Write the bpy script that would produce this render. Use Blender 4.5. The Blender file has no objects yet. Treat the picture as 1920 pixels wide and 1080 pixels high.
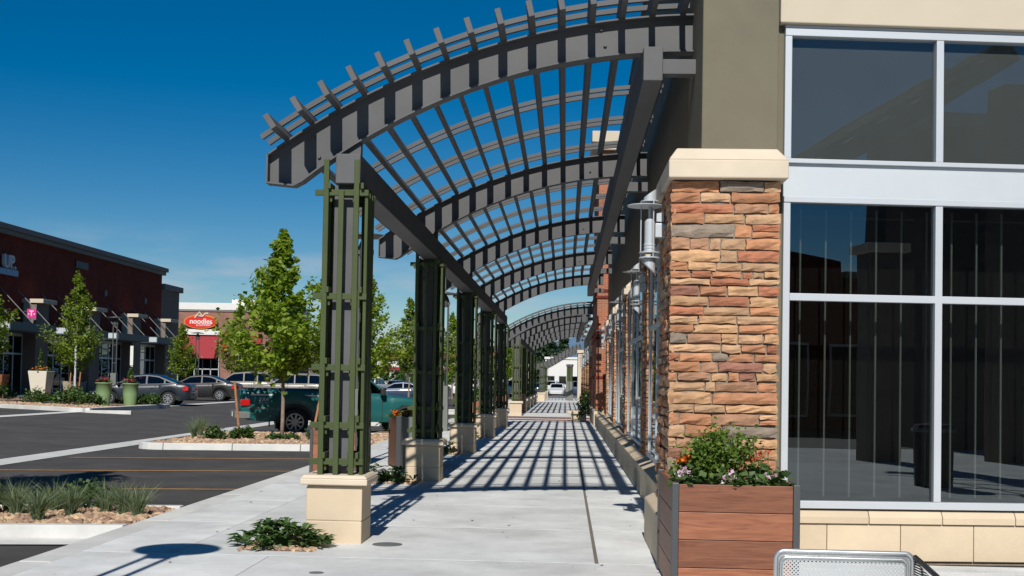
import bpy, bmesh, math, random
import numpy as np
from mathutils import Vector, Matrix
RAD = math.radians
random.seed(7)
SC = bpy.context.scene
COL = SC.collection

# ------------------------------------------------------------------ camera
cam = bpy.data.objects.new('camera', bpy.data.cameras.new('camera'))
COL.objects.link(cam)
CY, CP, CR = 0.0449413, 0.03, 0.018          # heading (left), upward pitch, roll
fy = Vector((-math.sin(CY) * math.cos(CP), math.cos(CY) * math.cos(CP), math.sin(CP)))
rx = Vector((math.cos(CY), math.sin(CY), 0))
dn = -(rx.cross(fy))
r2 = rx * math.cos(CR) - dn * math.sin(CR)
d2 = rx * math.sin(CR) + dn * math.cos(CR)
M3 = Matrix((r2, -d2, -fy)).transposed()
cam.matrix_world = Matrix.Translation((0, 0, 1.6)) @ M3.to_4x4()
cam.data.sensor_width = 36
cam.data.lens = 2250 / 1920 * 36
cam.data.shift_y = 104.67 / 1920
cam.data.clip_start = 0.05
cam.data.clip_end = 30000
SC.camera = cam

# ------------------------------------------------------------------ sky and sun
SUN_EL, SUN_AZ = RAD(38.7), RAD(1.0)
W = bpy.data.worlds.new('World'); SC.world = W; W.use_nodes = True
nt = W.node_tree; nt.nodes.clear()
def N(t, **k):
    n = nt.nodes.new(t)
    for a, v in k.items(): setattr(n, a, v)
    return n
sky = N('ShaderNodeTexSky', sky_type='NISHITA', sun_disc=False)
sky.sun_elevation = SUN_EL; sky.sun_rotation = math.pi + SUN_AZ
sky.altitude = 1600; sky.air_density = 1.0; sky.dust_density = 0.35; sky.ozone_density = 2.2
hs = N('ShaderNodeHueSaturation'); hs.inputs['Hue'].default_value = 0.4985; hs.inputs['Saturation'].default_value = 1.56; hs.inputs['Value'].default_value = 1.0
tc = N('ShaderNodeTexCoord'); sep = N('ShaderNodeSeparateXYZ')
mp = N('ShaderNodeMapping'); mp.inputs['Scale'].default_value = (1.0, 1.0, 5.0)
nz = N('ShaderNodeTexNoise'); nz.inputs['Scale'].default_value = 9; nz.inputs['Detail'].default_value = 7; nz.inputs['Roughness'].default_value = .55
r1 = N('ShaderNodeMapRange'); r1.inputs[1].default_value = .47; r1.inputs[2].default_value = .68
ze = N('ShaderNodeMapRange'); ze.inputs[1].default_value = .12; ze.inputs[2].default_value = .05
mu = N('ShaderNodeMath', operation='MULTIPLY'); mu.use_clamp = True
mu2 = N('ShaderNodeMath', operation='MULTIPLY'); mu2.inputs[1].default_value = .9
mx = N('ShaderNodeMix', data_type='RGBA')
mx.inputs[7].default_value = (7.5, 8.3, 9.4, 1)
bg = N('ShaderNodeBackground'); bg.inputs[1].default_value = 0.053
wo = N('ShaderNodeOutputWorld')
L = nt.links.new
L(tc.outputs['Generated'], sep.inputs[0]); L(tc.outputs['Generated'], mp.inputs[0]); L(mp.outputs[0], nz.inputs[0])
L(nz.outputs[0], r1.inputs[0]); L(sep.outputs[2], ze.inputs[0]); L(r1.outputs[0], mu.inputs[0]); L(ze.outputs[0], mu.inputs[1])
L(mu.outputs[0], mu2.inputs[0]); L(mu2.outputs[0], mx.inputs[0])
L(sky.outputs[0], hs.inputs['Color']); L(hs.outputs[0], mx.inputs[6]); L(mx.outputs[2], bg.inputs[0]); L(bg.outputs[0], wo.inputs[0])
sd = bpy.data.lights.new('sun', 'SUN'); sd.energy = 4.4; sd.angle = RAD(0.5); sd.color = (1.0, .955, .88)
sun = bpy.data.objects.new('sun', sd); COL.objects.link(sun); sun.location = (-5, -20, 30)
LD = Vector((math.sin(SUN_AZ) * math.cos(SUN_EL), math.cos(SUN_AZ) * math.cos(SUN_EL), -math.sin(SUN_EL)))
sun.rotation_euler = LD.to_track_quat('-Z', 'Y').to_euler()
SC.view_settings.view_transform = 'Standard'; SC.view_settings.look = 'None'
SC.view_settings.exposure = 0.22; SC.view_settings.gamma = 1.0; SC.view_settings.use_curve_mapping = False
SC.render.engine = 'CYCLES'
SC.cycles.max_bounces = 8; SC.cycles.transparent_max_bounces = 12; SC.cycles.caustics_reflective = False; SC.cycles.caustics_refractive = False
SC.cycles.use_denoising = True

# ------------------------------------------------------------------ materials
GA = .85                                       # all base colours sit a little low; the exposure makes up for it
def mat(name, color, rough=.6, metal=0., var=.12, scale=4., bump=0., bscale=80., objrand=0., spec=None, island=0., stretch=None, coat=0., dirt=0., hue=0., speck=None):
    """procedural paint/stone/etc: base colour broken by two noises, fine relief, optional per object variation"""
    m = bpy.data.materials.new(name); m.use_nodes = True
    t = m.node_tree; n = t.nodes; l = t.links.new
    b = n['Principled BSDF']; b.inputs['Roughness'].default_value = rough; b.inputs['Metallic'].default_value = metal
    if spec is not None: b.inputs['Specular IOR Level'].default_value = spec
    if coat: b.inputs['Coat Weight'].default_value = coat; b.inputs['Coat Roughness'].default_value = .05
    tc = n.new('ShaderNodeTexCoord'); mp = n.new('ShaderNodeMapping'); l(tc.outputs['Object'], mp.inputs[0])
    if stretch: mp.inputs['Scale'].default_value = stretch
    oi = n.new('ShaderNodeObjectInfo')
    if objrand:
        cm = n.new('ShaderNodeCombineXYZ'); mm = n.new('ShaderNodeMath'); mm.operation = 'MULTIPLY'; mm.inputs[1].default_value = 37.
        l(oi.outputs['Random'], mm.inputs[0]); l(mm.outputs[0], cm.inputs[0]); l(mm.outputs[0], cm.inputs[1]); l(cm.outputs[0], mp.inputs['Location'])
    a = n.new('ShaderNodeTexNoise'); a.inputs['Scale'].default_value = scale; a.inputs['Detail'].default_value = 6; a.inputs['Roughness'].default_value = .6
    l(mp.outputs[0], a.inputs[0])
    mr = n.new('ShaderNodeMapRange'); mr.inputs[1].default_value = .25; mr.inputs[2].default_value = .75
    mr.inputs[3].default_value = 1 - var; mr.inputs[4].default_value = 1 + var; l(a.outputs[0], mr.inputs[0])
    val = mr.outputs[0]
    def mul(x, y):
        k = n.new('ShaderNodeMath'); k.operation = 'MULTIPLY'; l(x, k.inputs[0]); l(y, k.inputs[1]); return k.outputs[0]
    def rng(src, amt):
        k = n.new('ShaderNodeMapRange'); k.inputs[3].default_value = 1 - amt; k.inputs[4].default_value = 1 + amt; l(src, k.inputs[0]); return k.outputs[0]
    if objrand: val = mul(val, rng(oi.outputs['Random'], objrand))
    if island:
        ge = n.new('ShaderNodeNewGeometry'); val = mul(val, rng(ge.outputs['Random Per Island'], island))
    if dirt:
        c = n.new('ShaderNodeTexNoise'); c.inputs['Scale'].default_value = .9; c.inputs['Detail'].default_value = 9; c.inputs['Roughness'].default_value = .72
        l(mp.outputs[0], c.inputs[0])
        k = n.new('ShaderNodeMapRange'); k.inputs[1].default_value = .35; k.inputs[2].default_value = .62; k.inputs[3].default_value = 1 - dirt; k.inputs[4].default_value = 1.03
        l(c.outputs[0], k.inputs[0]); val = mul(val, k.outputs[0])
    for sc_, rad_, dark_ in (speck or ()):            # small spots: gum, drips of oil, grit
        v = n.new('ShaderNodeTexVoronoi'); v.inputs['Scale'].default_value = sc_; l(mp.outputs[0], v.inputs[0])
        w_ = n.new('ShaderNodeTexNoise'); w_.inputs['Scale'].default_value = sc_ * 3; l(mp.outputs[0], w_.inputs[0])
        ad = n.new('ShaderNodeMath'); ad.operation = 'MULTIPLY_ADD'; ad.inputs[1].default_value = rad_ * 1.6; l(w_.outputs[0], ad.inputs[0]); l(v.outputs['Distance'], ad.inputs[2])
        k = n.new('ShaderNodeMapRange'); k.interpolation_type = 'SMOOTHSTEP'; k.inputs[1].default_value = rad_ * 1.0; k.inputs[2].default_value = rad_ * 1.9; k.inputs[3].default_value = dark_; k.inputs[4].default_value = 1.
        l(ad.outputs[0], k.inputs[0]); val = mul(val, k.outputs[0])
    h = n.new('ShaderNodeHueSaturation'); h.inputs['Color'].default_value = (*[c * GA for c in color], 1)
    l(val, h.inputs['Value'])
    if hue:
        ge2 = n.new('ShaderNodeNewGeometry')
        k = n.new('ShaderNodeMapRange'); k.inputs[3].default_value = .5 - hue; k.inputs[4].default_value = .5 + hue
        l(ge2.outputs['Random Per Island'], k.inputs[0]); l(k.outputs[0], h.inputs['Hue'])
    l(h.outputs[0], b.inputs['Base Color'])
    if bump:
        d = n.new('ShaderNodeTexNoise'); d.inputs['Scale'].default_value = bscale; d.inputs['Detail'].default_value = 5
        l(mp.outputs[0], d.inputs[0])
        bp = n.new('ShaderNodeBump'); bp.inputs['Strength'].default_value = bump; bp.inputs['Distance'].default_value = .01
        l(d.outputs[0], bp.inputs['Height']); l(bp.outputs[0], b.inputs['Normal'])
    return m

def leafmat(name, c1, c2, trans=.35, rough=.5):
    m = bpy.data.materials.new(name); m.use_nodes = True
    t = m.node_tree; n = t.nodes; l = t.links.new
    b = n['Principled BSDF']; b.inputs['Roughness'].default_value = rough; b.inputs['Specular IOR Level'].default_value = .35
    ge = n.new('ShaderNodeNewGeometry'); rp = n.new('ShaderNodeMix'); rp.data_type = 'RGBA'
    rp.inputs[6].default_value = (*[c * .92 for c in c1], 1); rp.inputs[7].default_value = (*[c * .92 for c in c2], 1)
    l(ge.outputs['Random Per Island'], rp.inputs[0]); l(rp.outputs[2], b.inputs['Base Color'])
    tr = n.new('ShaderNodeBsdfTranslucent'); g = n.new('ShaderNodeMix'); g.data_type = 'RGBA'; g.blend_type = 'MULTIPLY'; g.inputs[0].default_value = 1
    g.inputs[7].default_value = (1.5, 1.6, .6, 1); l(rp.outputs[2], g.inputs[6]); l(g.outputs[2], tr.inputs[0])
    ms = n.new('ShaderNodeMixShader'); ms.inputs[0].default_value = trans
    l(b.outputs[0], ms.inputs[1]); l(tr.outputs[0], ms.inputs[2]); l(ms.outputs[0], n['Material Output'].inputs[0])
    return m

def glassmat(name, tint=(.25, .28, .28), ior=1.75, gl=(.85, .95, 1.)):
    m = bpy.data.materials.new(name); m.use_nodes = True
    t = m.node_tree; n = t.nodes; l = t.links.new; n.remove(n['Principled BSDF'])
    tr = n.new('ShaderNodeBsdfTransparent'); tr.inputs[0].default_value = (*tint, 1)
    g = n.new('ShaderNodeBsdfGlossy'); g.inputs['Roughness'].default_value = .0; g.inputs[0].default_value = (*gl, 1)
    tc = n.new('ShaderNodeTexCoord'); a = n.new('ShaderNodeTexNoise'); a.inputs['Scale'].default_value = .9; a.inputs['Detail'].default_value = 1
    l(tc.outputs['Object'], a.inputs[0]); bp = n.new('ShaderNodeBump'); bp.inputs['Strength'].default_value = .06; bp.inputs['Distance'].default_value = .02
    l(a.outputs[0], bp.inputs['Height']); l(bp.outputs[0], g.inputs['Normal'])
    f = n.new('ShaderNodeFresnel'); f.inputs[0].default_value = ior
    ge = n.new('ShaderNodeNewGeometry'); iv = n.new('ShaderNodeMath'); iv.operation = 'SUBTRACT'; iv.inputs[0].default_value = 1; l(ge.outputs['Backfacing'], iv.inputs[1])
    fm = n.new('ShaderNodeMath'); fm.operation = 'MULTIPLY'; l(f.outputs[0], fm.inputs[0]); l(iv.outputs[0], fm.inputs[1])
    ms = n.new('ShaderNodeMixShader'); l(fm.outputs[0], ms.inputs[0]); l(tr.outputs[0], ms.inputs[1]); l(g.outputs[0], ms.inputs[2])
    l(ms.outputs[0], n['Material Output'].inputs[0])
    return m

def woodmat(name, color, dark, axis='X'):
    m = bpy.data.materials.new(name); m.use_nodes = True
    t = m.node_tree; n = t.nodes; l = t.links.new; b = n['Principled BSDF']; b.inputs['Roughness'].default_value = .5
    tc = n.new('ShaderNodeTexCoord'); mp = n.new('ShaderNodeMapping'); l(tc.outputs['Object'], mp.inputs[0])
    s = {'X': (1.6, 9, 22), 'Y': (9, 1.6, 22), 'Z': (12, 12, 1)}[axis]; mp.inputs['Scale'].default_value = s
    oi = n.new('ShaderNodeObjectInfo'); mm = n.new('ShaderNodeMath'); mm.operation = 'MULTIPLY'; mm.inputs[1].default_value = 53
    cm = n.new('ShaderNodeCombineXYZ'); l(oi.outputs['Random'], mm.inputs[0]); [l(mm.outputs[0], cm.inputs[i]) for i in range(3)]; l(cm.outputs[0], mp.inputs['Location'])
    a = n.new('ShaderNodeTexNoise'); a.inputs['Scale'].default_value = 1.6; a.inputs['Detail'].default_value = 8; a.inputs['Roughness'].default_value = .62; a.inputs['Distortion'].default_value = 1.2
    l(mp.outputs[0], a.inputs[0])
    r = n.new('ShaderNodeValToRGB'); r.color_ramp.elements[0].position = .32; r.color_ramp.elements[0].color = (*dark, 1)
    r.color_ramp.elements[1].position = .66; r.color_ramp.elements[1].color = (*[c * GA for c in color], 1)
    l(a.outputs[0], r.inputs[0])
    h = n.new('ShaderNodeHueSaturation'); k = n.new('ShaderNodeMapRange'); k.inputs[3].default_value = .72; k.inputs[4].default_value = 1.25
    l(oi.outputs['Random'], k.inputs[0]); l(k.outputs[0], h.inputs['Value']); l(r.outputs[0], h.inputs['Color']); l(h.outputs[0], b.inputs['Base Color'])
    bp = n.new('ShaderNodeBump'); bp.inputs['Strength'].default_value = .12; bp.inputs['Distance'].default_value = .004; l(a.outputs[0], bp.inputs['Height']); l(bp.outputs[0], b.inputs['Normal'])
    return m

def brickmat(name, c1, c2, mortar, scale=1.0, rot=None):
    m = bpy.data.materials.new(name); m.use_nodes = True
    t = m.node_tree; n = t.nodes; l = t.links.new; b = n['Principled BSDF']; b.inputs['Roughness'].default_value = .9; b.inputs['Specular IOR Level'].default_value = .08
    tc = n.new('ShaderNodeTexCoord'); sp = n.new('ShaderNodeSeparateXYZ'); l(tc.outputs['Object'], sp.inputs[0])
    ad = n.new('ShaderNodeMath'); l(sp.outputs[0], ad.inputs[0]); l(sp.outputs[1], ad.inputs[1])
    cb = n.new('ShaderNodeCombineXYZ'); l(ad.outputs[0], cb.inputs[0]); l(sp.outputs[2], cb.inputs[1])
    br = n.new('ShaderNodeTexBrick'); l(cb.outputs[0], br.inputs[0])
    br.inputs['Color1'].default_value = (*c1, 1); br.inputs['Color2'].default_value = (*c2, 1); br.inputs['Mortar'].default_value = (*mortar, 1)
    br.inputs['Scale'].default_value = scale; br.inputs['Brick Width'].default_value = .22; br.inputs['Row Height'].default_value = .075; br.inputs['Mortar Size'].default_value = .009
    a = n.new('ShaderNodeTexNoise'); a.inputs['Scale'].default_value = 1.3; a.inputs['Detail'].default_value = 8; l(tc.outputs['Object'], a.inputs[0])
    k = n.new('ShaderNodeMapRange'); k.inputs[1].default_value = .3; k.inputs[2].default_value = .7; k.inputs[3].default_value = .8; k.inputs[4].default_value = 1.15; l(a.outputs[0], k.inputs[0])
    h = n.new('ShaderNodeHueSaturation'); l(k.outputs[0], h.inputs['Value']); l(br.outputs[0], h.inputs['Color']); l(h.outputs[0], b.inputs['Base Color'])
    bp = n.new('ShaderNodeBump'); bp.invert = True; bp.inputs['Strength'].default_value = .6; bp.inputs['Distance'].default_value = .01; l(br.outputs['Fac'], bp.inputs['Height']); l(bp.outputs[0], b.inputs['Normal'])
    return m

def perfmat(name, color, pitch, rad, metal=.8):
    m = bpy.data.materials.new(name); m.use_nodes = True
    t = m.node_tree; n = t.nodes; l = t.links.new; b = n['Principled BSDF']
    b.inputs['Base Color'].default_value = (*color, 1); b.inputs['Metallic'].default_value = metal; b.inputs['Roughness'].default_value = .42
    tc = n.new('ShaderNodeTexCoord'); mp = n.new('ShaderNodeMapping'); mp.inputs['Scale'].default_value = (1 / pitch,) * 3; mp.inputs['Rotation'].default_value = (0, RAD(45), 0)
    l(tc.outputs['Object'], mp.inputs[0]); sp = n.new('ShaderNodeSeparateXYZ'); l(mp.outputs[0], sp.inputs[0])
    def fr(s):
        f = n.new('ShaderNodeMath'); f.operation = 'FRACT'; l(s, f.inputs[0]); g = n.new('ShaderNodeMath'); g.operation = 'SUBTRACT'; g.inputs[1].default_value = .5; l(f.outputs[0], g.inputs[0])
        p = n.new('ShaderNodeMath'); p.operation = 'MULTIPLY'; l(g.outputs[0], p.inputs[0]); l(g.outputs[0], p.inputs[1]); return p.outputs[0]
    ad = n.new('ShaderNodeMath'); l(fr(sp.outputs[0]), ad.inputs[0]); l(fr(sp.outputs[2]), ad.inputs[1])
    lt = n.new('ShaderNodeMath'); lt.operation = 'GREATER_THAN'; lt.inputs[1].default_value = rad * rad; l(ad.outputs[0], lt.inputs[0])
    l(lt.outputs[0], b.inputs['Alpha'])
    return m

MT = {}
MT['steel'] = mat('dark_grey_steel_paint', (.112, .114, .119), .58, spec=.3, var=.14, scale=1.5, bump=.04, bscale=200, dirt=.1)
MT['green'] = mat('green_trellis_paint', (.060, .084, .027), .6, spec=.3, var=.1, scale=3, dirt=.1)
MT['beige'] = mat('cream_cast_stone', (.66, .54, .385), .85, var=.05, scale=3, bump=.25, bscale=160, objrand=.05, dirt=.08)
MT['cap'] = mat('pale_cast_stone', (.70, .60, .465), .85, var=.05, scale=3, bump=.2, bscale=160, dirt=.06)
MT['concrete'] = mat('pavement_concrete', (.785, .80, .795), .88, var=.09, scale=1.3, bump=.25, bscale=220, objrand=.085, dirt=.26, speck=((3.2, .055, .72), (9., .09, .85), (.8, .12, .88)))
MT['kerb'] = mat('kerb_concrete', (.70, .70, .675), .88, var=.08, scale=2, bump=.2, bscale=150, objrand=.05, dirt=.16)
MT['joint'] = mat('joint_filler', (.20, .17, .13), .9, var=.2)
MT['jointbase'] = mat('joint_base', (.17, .165, .155), .95, var=.15)  # dark base sheet visible in the open slab joints
MT['asphalt'] = mat('asphalt', (.078, .073, .070), .9, var=.2, scale=.6, bump=.6, bscale=260, dirt=.34, speck=((.55, .13, .55), (2.2, .06, .6), (.22, .2, .8)))
MT['asphalt2'] = mat('aisle_asphalt', (.084, .079, .076), .9, var=.18, scale=.5, bump=.6, bscale=260, dirt=.34, speck=((.4, .12, .65), (.16, .22, .82)))
MT['line'] = mat('worn_orange_paint', (.62, .32, .09), .8, var=.3, scale=9, dirt=.3)
MT['ground'] = mat('far_ground', (.12, .12, .09), .95, var=.25, scale=.02)
MT['pavers'] = mat('red_paver', (.28, .13, .1), .85, var=.12, scale=6, objrand=.12)
MT['gravelbed'] = mat('gravel_soil', (.28, .19, .125), .95, var=.3, scale=20, bump=.6, bscale=60)
MT['rock'] = mat('tan_river_gravel', (.46, .31, .205), .85, var=.15, scale=14, island=.42, hue=.02, bump=.3, bscale=60)
MT['stucco'] = mat('olive_stucco', (.205, .183, .130), .92, var=.08, scale=2, bump=.7, bscale=260, dirt=.06)
MT['cream'] = mat('cream_stucco', (.62, .54, .42), .92, var=.04, scale=2, bump=.35, bscale=260)
MT['mortar'] = mat('stone_mortar', (.27, .22, .165), .95, var=.2, scale=12, bump=.5, bscale=90)
STONE = [mat('ledge_stone_' + s, c, .85, var=.28, scale=9, bump=.8, bscale=38, objrand=.16) for s, c in (
    ('orange', (.46, .215, .108)), ('tan', (.49, .30, .17)), ('gold', (.52, .305, .16)), ('rust', (.40, .155, .082)),
    ('brown', (.38, .205, .12)), ('grey', (.27, .215, .165)), ('plum', (.28, .125, .085)))]
MT['alu'] = mat('silver_window_aluminium', (.62, .66, .70), .38, metal=.25, var=.03, scale=2)
MT['spandrel'] = mat('silver_spandrel_metal', (.60, .65, .685), .45, metal=.2, var=.03)
MT['glass'] = glassmat('dark_window_glass', (.62, .62, .60), 2.2)
MT['glassup'] = glassmat('spandrel_glass', (.93, .93, .93), 1.9)
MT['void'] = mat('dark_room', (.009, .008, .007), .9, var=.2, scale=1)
MT['greypanel'] = mat('grey_backing', (.058, .070, .068), .9, var=.06)
MT['strip'] = mat('pale_strip', (.34, .43, .43), .6, var=.1)
MT['lamp'] = mat('brushed_lamp_metal', (.60, .64, .68), .35, metal=.25, var=.05)
MT['lampdark'] = mat('lamp_pole_steel', (.09, .1, .1), .5, metal=.2)
MT['cabinet'] = mat('grey_pedestal_metal', (.16, .17, .16), .6, var=.08)
MT['wood'] = woodmat('planter_hardwood', (.36, .14, .07), (.17, .055, .026), 'X')
MT['woody'] = woodmat('planter_hardwood_side', (.36, .14, .07), (.17, .055, .026), 'Y')
MT['rust'] = mat('rust_brown_planter', (.24, .085, .035), .7, var=.15, scale=6)
MT['planterdark'] = mat('planter_dark_metal', (.085, .09, .095), .45, metal=.3, var=.08)
MT['soil'] = mat('dark_soil', (.035, .025, .018), .95, var=.3, scale=25, bump=.8, bscale=50)
MT['stake'] = mat('stake_wood', (.42, .2, .095), .8, var=.2, scale=10)
MT['bark'] = mat('young_bark', (.27, .2, .165), .9, var=.25, scale=14, bump=.6, bscale=40)
MT['leaf'] = leafmat('maple_leaf', (.145, .225, .02), (.33, .43, .06), .47)
MT['leaf2'] = leafmat('darker_maple_leaf', (.12, .19, .02), (.26, .34, .05), .45)
MT['shrub'] = leafmat('shrub_leaf', (.035, .075, .018), (.085, .15, .035), .25)
MT['broad'] = leafmat('broad_plant_leaf', (.04, .09, .022), (.10, .17, .05), .22)
MT['lime'] = leafmat('bright_bush_leaf', (.07, .14, .02), (.17, .24, .04), .3)
MT['grass'] = leafmat('blue_green_grass', (.12, .17, .10), (.24, .29, .17), .35)
MT['grass2'] = leafmat('dry_grass', (.22, .19, .08), (.34, .30, .15), .3)
MT['conifer'] = leafmat('conifer_needles', (.015, .04, .018), (.035, .07, .03), .1)
MT['petal_o'] = leafmat('orange_petal', (.8, .16, .03), (.9, .3, .05), .3)
MT['petal_p'] = leafmat('pink_white_petal', (.75, .45, .65), (.85, .7, .8), .3)
MT['petal_r'] = leafmat('red_petal', (.65, .04, .03), (.8, .1, .05), .3)
MT['petal_m'] = leafmat('magenta_petal', (.6, .03, .12), (.7, .06, .2), .3)
MT['petal_y'] = leafmat('yellow_petal', (.8, .45, .03), (.85, .55, .05), .3)
MT['brick'] = brickmat('dark_red_brick', (.155, .03, .02), (.19, .038, .025), (.16, .05, .04))
MT['brick2'] = brickmat('brown_brick', (.23, .105, .08), (.30, .14, .105), (.3, .22, .18))
MT['brick3'] = brickmat('orange_red_brick', (.33, .105, .055), (.40, .14, .075), (.36, .25, .19))
MT['cornice'] = mat('grey_cornice', (.22, .21, .20), .8, var=.06)
MT['canopy'] = mat('canopy_steel', (.055, .075, .085), .5, var=.06)
MT['pilaster'] = mat('taupe_stucco', (.19, .155, .13), .9, var=.06)
MT['darkglass'] = glassmat('shop_glass', (.12, .14, .15), 1.7)
MT['redawning'] = mat('red_awning', (.30, .012, .022), .7, var=.06)
MT['redsign'] = mat('red_sign_face', (.72, .02, .012), .45, var=.03)
MT['signrim'] = mat('orange_sign_rim', (.75, .25, .03), .5, var=.04)
MT['white'] = mat('white_paint', (.78, .77, .74), .6, var=.04)
MT['magenta'] = mat('magenta_sign', (.75, .03, .3), .45, var=.03)
MT['bluewhite'] = mat('pale_blue_sign', (.25, .42, .6), .5, var=.05)
MT['sage'] = mat('sage_green_planter', (.22, .33, .15), .6, var=.05)
MT['offwhite'] = mat('off_white_planter', (.72, .68, .58), .65, var=.05)
MT['taupe'] = mat('taupe_planter', (.36, .32, .24), .7, var=.06)
MT['redroof'] = mat('red_tile_roof', (.36, .1, .06), .8, var=.15)
MT['hill'] = mat('hill_painted_haze', (.10, .19, .30), 1, var=.2, scale=.004)  # blue of the far haze is put into the hills' base colour
MT['tyre'] = mat('tyre_rubber', (.018, .018, .018), .85, var=.1)
MT['rim'] = mat('alloy_wheel', (.6, .61, .63), .3, metal=.85, var=.04)
MT['blacktrim'] = mat('black_trim', (.02, .02, .022), .5, var=.1)
MT['carglass'] = glassmat('car_glass', (.06, .07, .075), 1.55)
MT['taillight'] = mat('red_tail_light', (.55, .01, .012), .15, coat=.6, var=.05)
MT['headlight'] = mat('clear_head_light', (.7, .72, .74), .12, metal=.3, var=.03)
MT['chrome'] = mat('bright_chrome', (.75, .76, .78), .12, metal=.95, var=.02)
MT['railwhite'] = mat('white_reflective_strip', (.8, .8, .8), .25, var=.02)
MT['plate'] = mat('licence_plate', (.6, .66, .64), .5, var=.1)
def paint(name, c): return mat(name, c, .35, metal=.1, coat=.3, var=.03, scale=1.2)
MT['p_teal'] = paint('teal_car_paint', (.008, .115, .115))
MT['p_slate'] = paint('slate_car_paint', (.016, .022, .032))
MT['p_char'] = paint('charcoal_car_paint', (.018, .017, .0165))
MT['p_silver'] = paint('silver_car_paint', (.24, .22, .19))
MT['p_white'] = paint('white_car_paint', (.7, .7, .7))
MT['p_navy'] = paint('navy_car_paint', (.02, .045, .10))
MT['p_red'] = paint('maroon_car_paint', (.2, .02, .02))
MT['bench'] = mat('galvanised_frame', (.60, .62, .63), .32, metal=.7, var=.06, scale=12)
MT['perf'] = perfmat('perforated_sheet', (.62, .66, .68), .0125, .3, .55)
MT['mesh'] = perfmat('dark_wire_mesh', (.03, .03, .034), .008, .27, .4)

# ------------------------------------------------------------------ mesh helpers
class MB:
    def __init__(s): s.v = []; s.f = []; s.mi = []
    def add(s, vs, fs, mi=0):
        o = len(s.v); s.v += [tuple(p) for p in vs]; s.f += [tuple(i + o for i in f) for f in fs]; s.mi += [mi] * len(fs); return s
    def box(s, a, b, mi=0):
        x0, y0, z0 = a; x1, y1, z1 = b
        return s.add([(x0, y0, z0), (x1, y0, z0), (x1, y1, z0), (x0, y1, z0), (x0, y0, z1), (x1, y0, z1), (x1, y1, z1), (x0, y1, z1)],
                     [(0, 3, 2, 1), (4, 5, 6, 7), (0, 1, 5, 4), (1, 2, 6, 5), (2, 3, 7, 6), (3, 0, 4, 7)], mi)
    def cbox(s, c, d, mi=0):
        return s.box([c[i] - d[i] / 2 for i in range(3)], [c[i] + d[i] / 2 for i in range(3)], mi)
    def frustum(s, z0, z1, a, b, c=(0, 0), mi=0):   # a,b = half sizes at bottom, top
        cx, cy = c
        return s.add([(cx - a[0], cy - a[1], z0), (cx + a[0], cy - a[1], z0), (cx + a[0], cy + a[1], z0), (cx - a[0], cy + a[1], z0),
                      (cx - b[0], cy - b[1], z1), (cx + b[0], cy - b[1], z1), (cx + b[0], cy + b[1], z1), (cx - b[0], cy + b[1], z1)],
                     [(0, 3, 2, 1), (4, 5, 6, 7), (0, 1, 5, 4), (1, 2, 6, 5), (2, 3, 7, 6), (3, 0, 4, 7)], mi)
    def bar(s, p, q, w, h, up=(0, 0, 1), mi=0):
        p = Vector(p); q = Vector(q); d = (q - p).normalized(); u = Vector(up); r = d.cross(u)
        if r.length < 1e-5: r = d.cross(Vector((1, 0, 0)))
        r.normalize(); u = r.cross(d)
        vs = [e + r * (a * w / 2) + u * (b * h / 2) for e in (p, q) for a, b in ((-1, -1), (1, -1), (1, 1), (-1, 1))]
        return s.add(vs, [(0, 1, 2, 3), (7, 6, 5, 4), (0, 4, 5, 1), (1, 5, 6, 2), (2, 6, 7, 3), (3, 7, 4, 0)], mi)
    def tube(s, pts, rs, n=8, mi=0, cap=True):
        pts = [Vector(p) for p in pts]
        if not hasattr(rs, '__len__'): rs = [rs] * len(pts)
        vs = []; a = None
        for i, p in enumerate(pts):
            d = (pts[min(i + 1, len(pts) - 1)] - pts[max(i - 1, 0)]).normalized()
            if a is None: a = d.orthogonal().normalized()
            a = (a - d * a.dot(d)).normalized(); b = d.cross(a)
            vs += [p + (a * math.cos(2 * math.pi * k / n) + b * math.sin(2 * math.pi * k / n)) * rs[i] for k in range(n)]
        fs = [(i * n + k, i * n + (k + 1) % n, (i + 1) * n + (k + 1) % n, (i + 1) * n + k) for i in range(len(pts) - 1) for k in range(n)]
        if cap: fs += [tuple(range(n))[::-1], tuple((len(pts) - 1) * n + k for k in range(n))]
        return s.add(vs, fs, mi)
    def lathe(s, prof, n=20, c=(0, 0, 0), mi=0, caps=True):
        vs = [(c[0] + r * math.cos(2 * math.pi * k / n), c[1] + r * math.sin(2 * math.pi * k / n), c[2] + z) for r, z in prof for k in range(n)]
        fs = [(i * n + k, i * n + (k + 1) % n, (i + 1) * n + (k + 1) % n, (i + 1) * n + k) for i in range(len(prof) - 1) for k in range(n)]
        if caps: fs += [tuple(range(n))[::-1], tuple((len(prof) - 1) * n + k for k in range(n))]
        return s.add(vs, fs, mi)
    def strip(s, secs, closed=True, mi=0, cap=True):  # loft of equal-length sections
        n = len(secs[0]); vs = [p for q in secs for p in q]
        m = n if closed else n - 1
        fs = [(i * n + k, i * n + (k + 1) % n, (i + 1) * n + (k + 1) % n, (i + 1) * n + k) for i in range(len(secs) - 1) for k in range(m)]
        if cap and closed: fs += [tuple(range(n))[::-1], tuple((len(secs) - 1) * n + k for k in range(n))]
        return s.add(vs, fs, mi)
    def xf(s, M, start=0):
        for i in range(start, len(s.v)): s.v[i] = tuple(M @ Vector(s.v[i]))
        return s
    def mesh(s, name, mats, smooth=False):
        me = bpy.data.meshes.new(name); me.from_pydata(s.v, [], s.f)
        for m in (mats if isinstance(mats, (list, tuple)) else [mats]): me.materials.append(m)
        if any(s.mi): me.polygons.foreach_set('material_index', s.mi)
        if smooth: me.polygons.foreach_set('use_smooth', [True] * len(me.polygons))
        me.update(); return me
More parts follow.
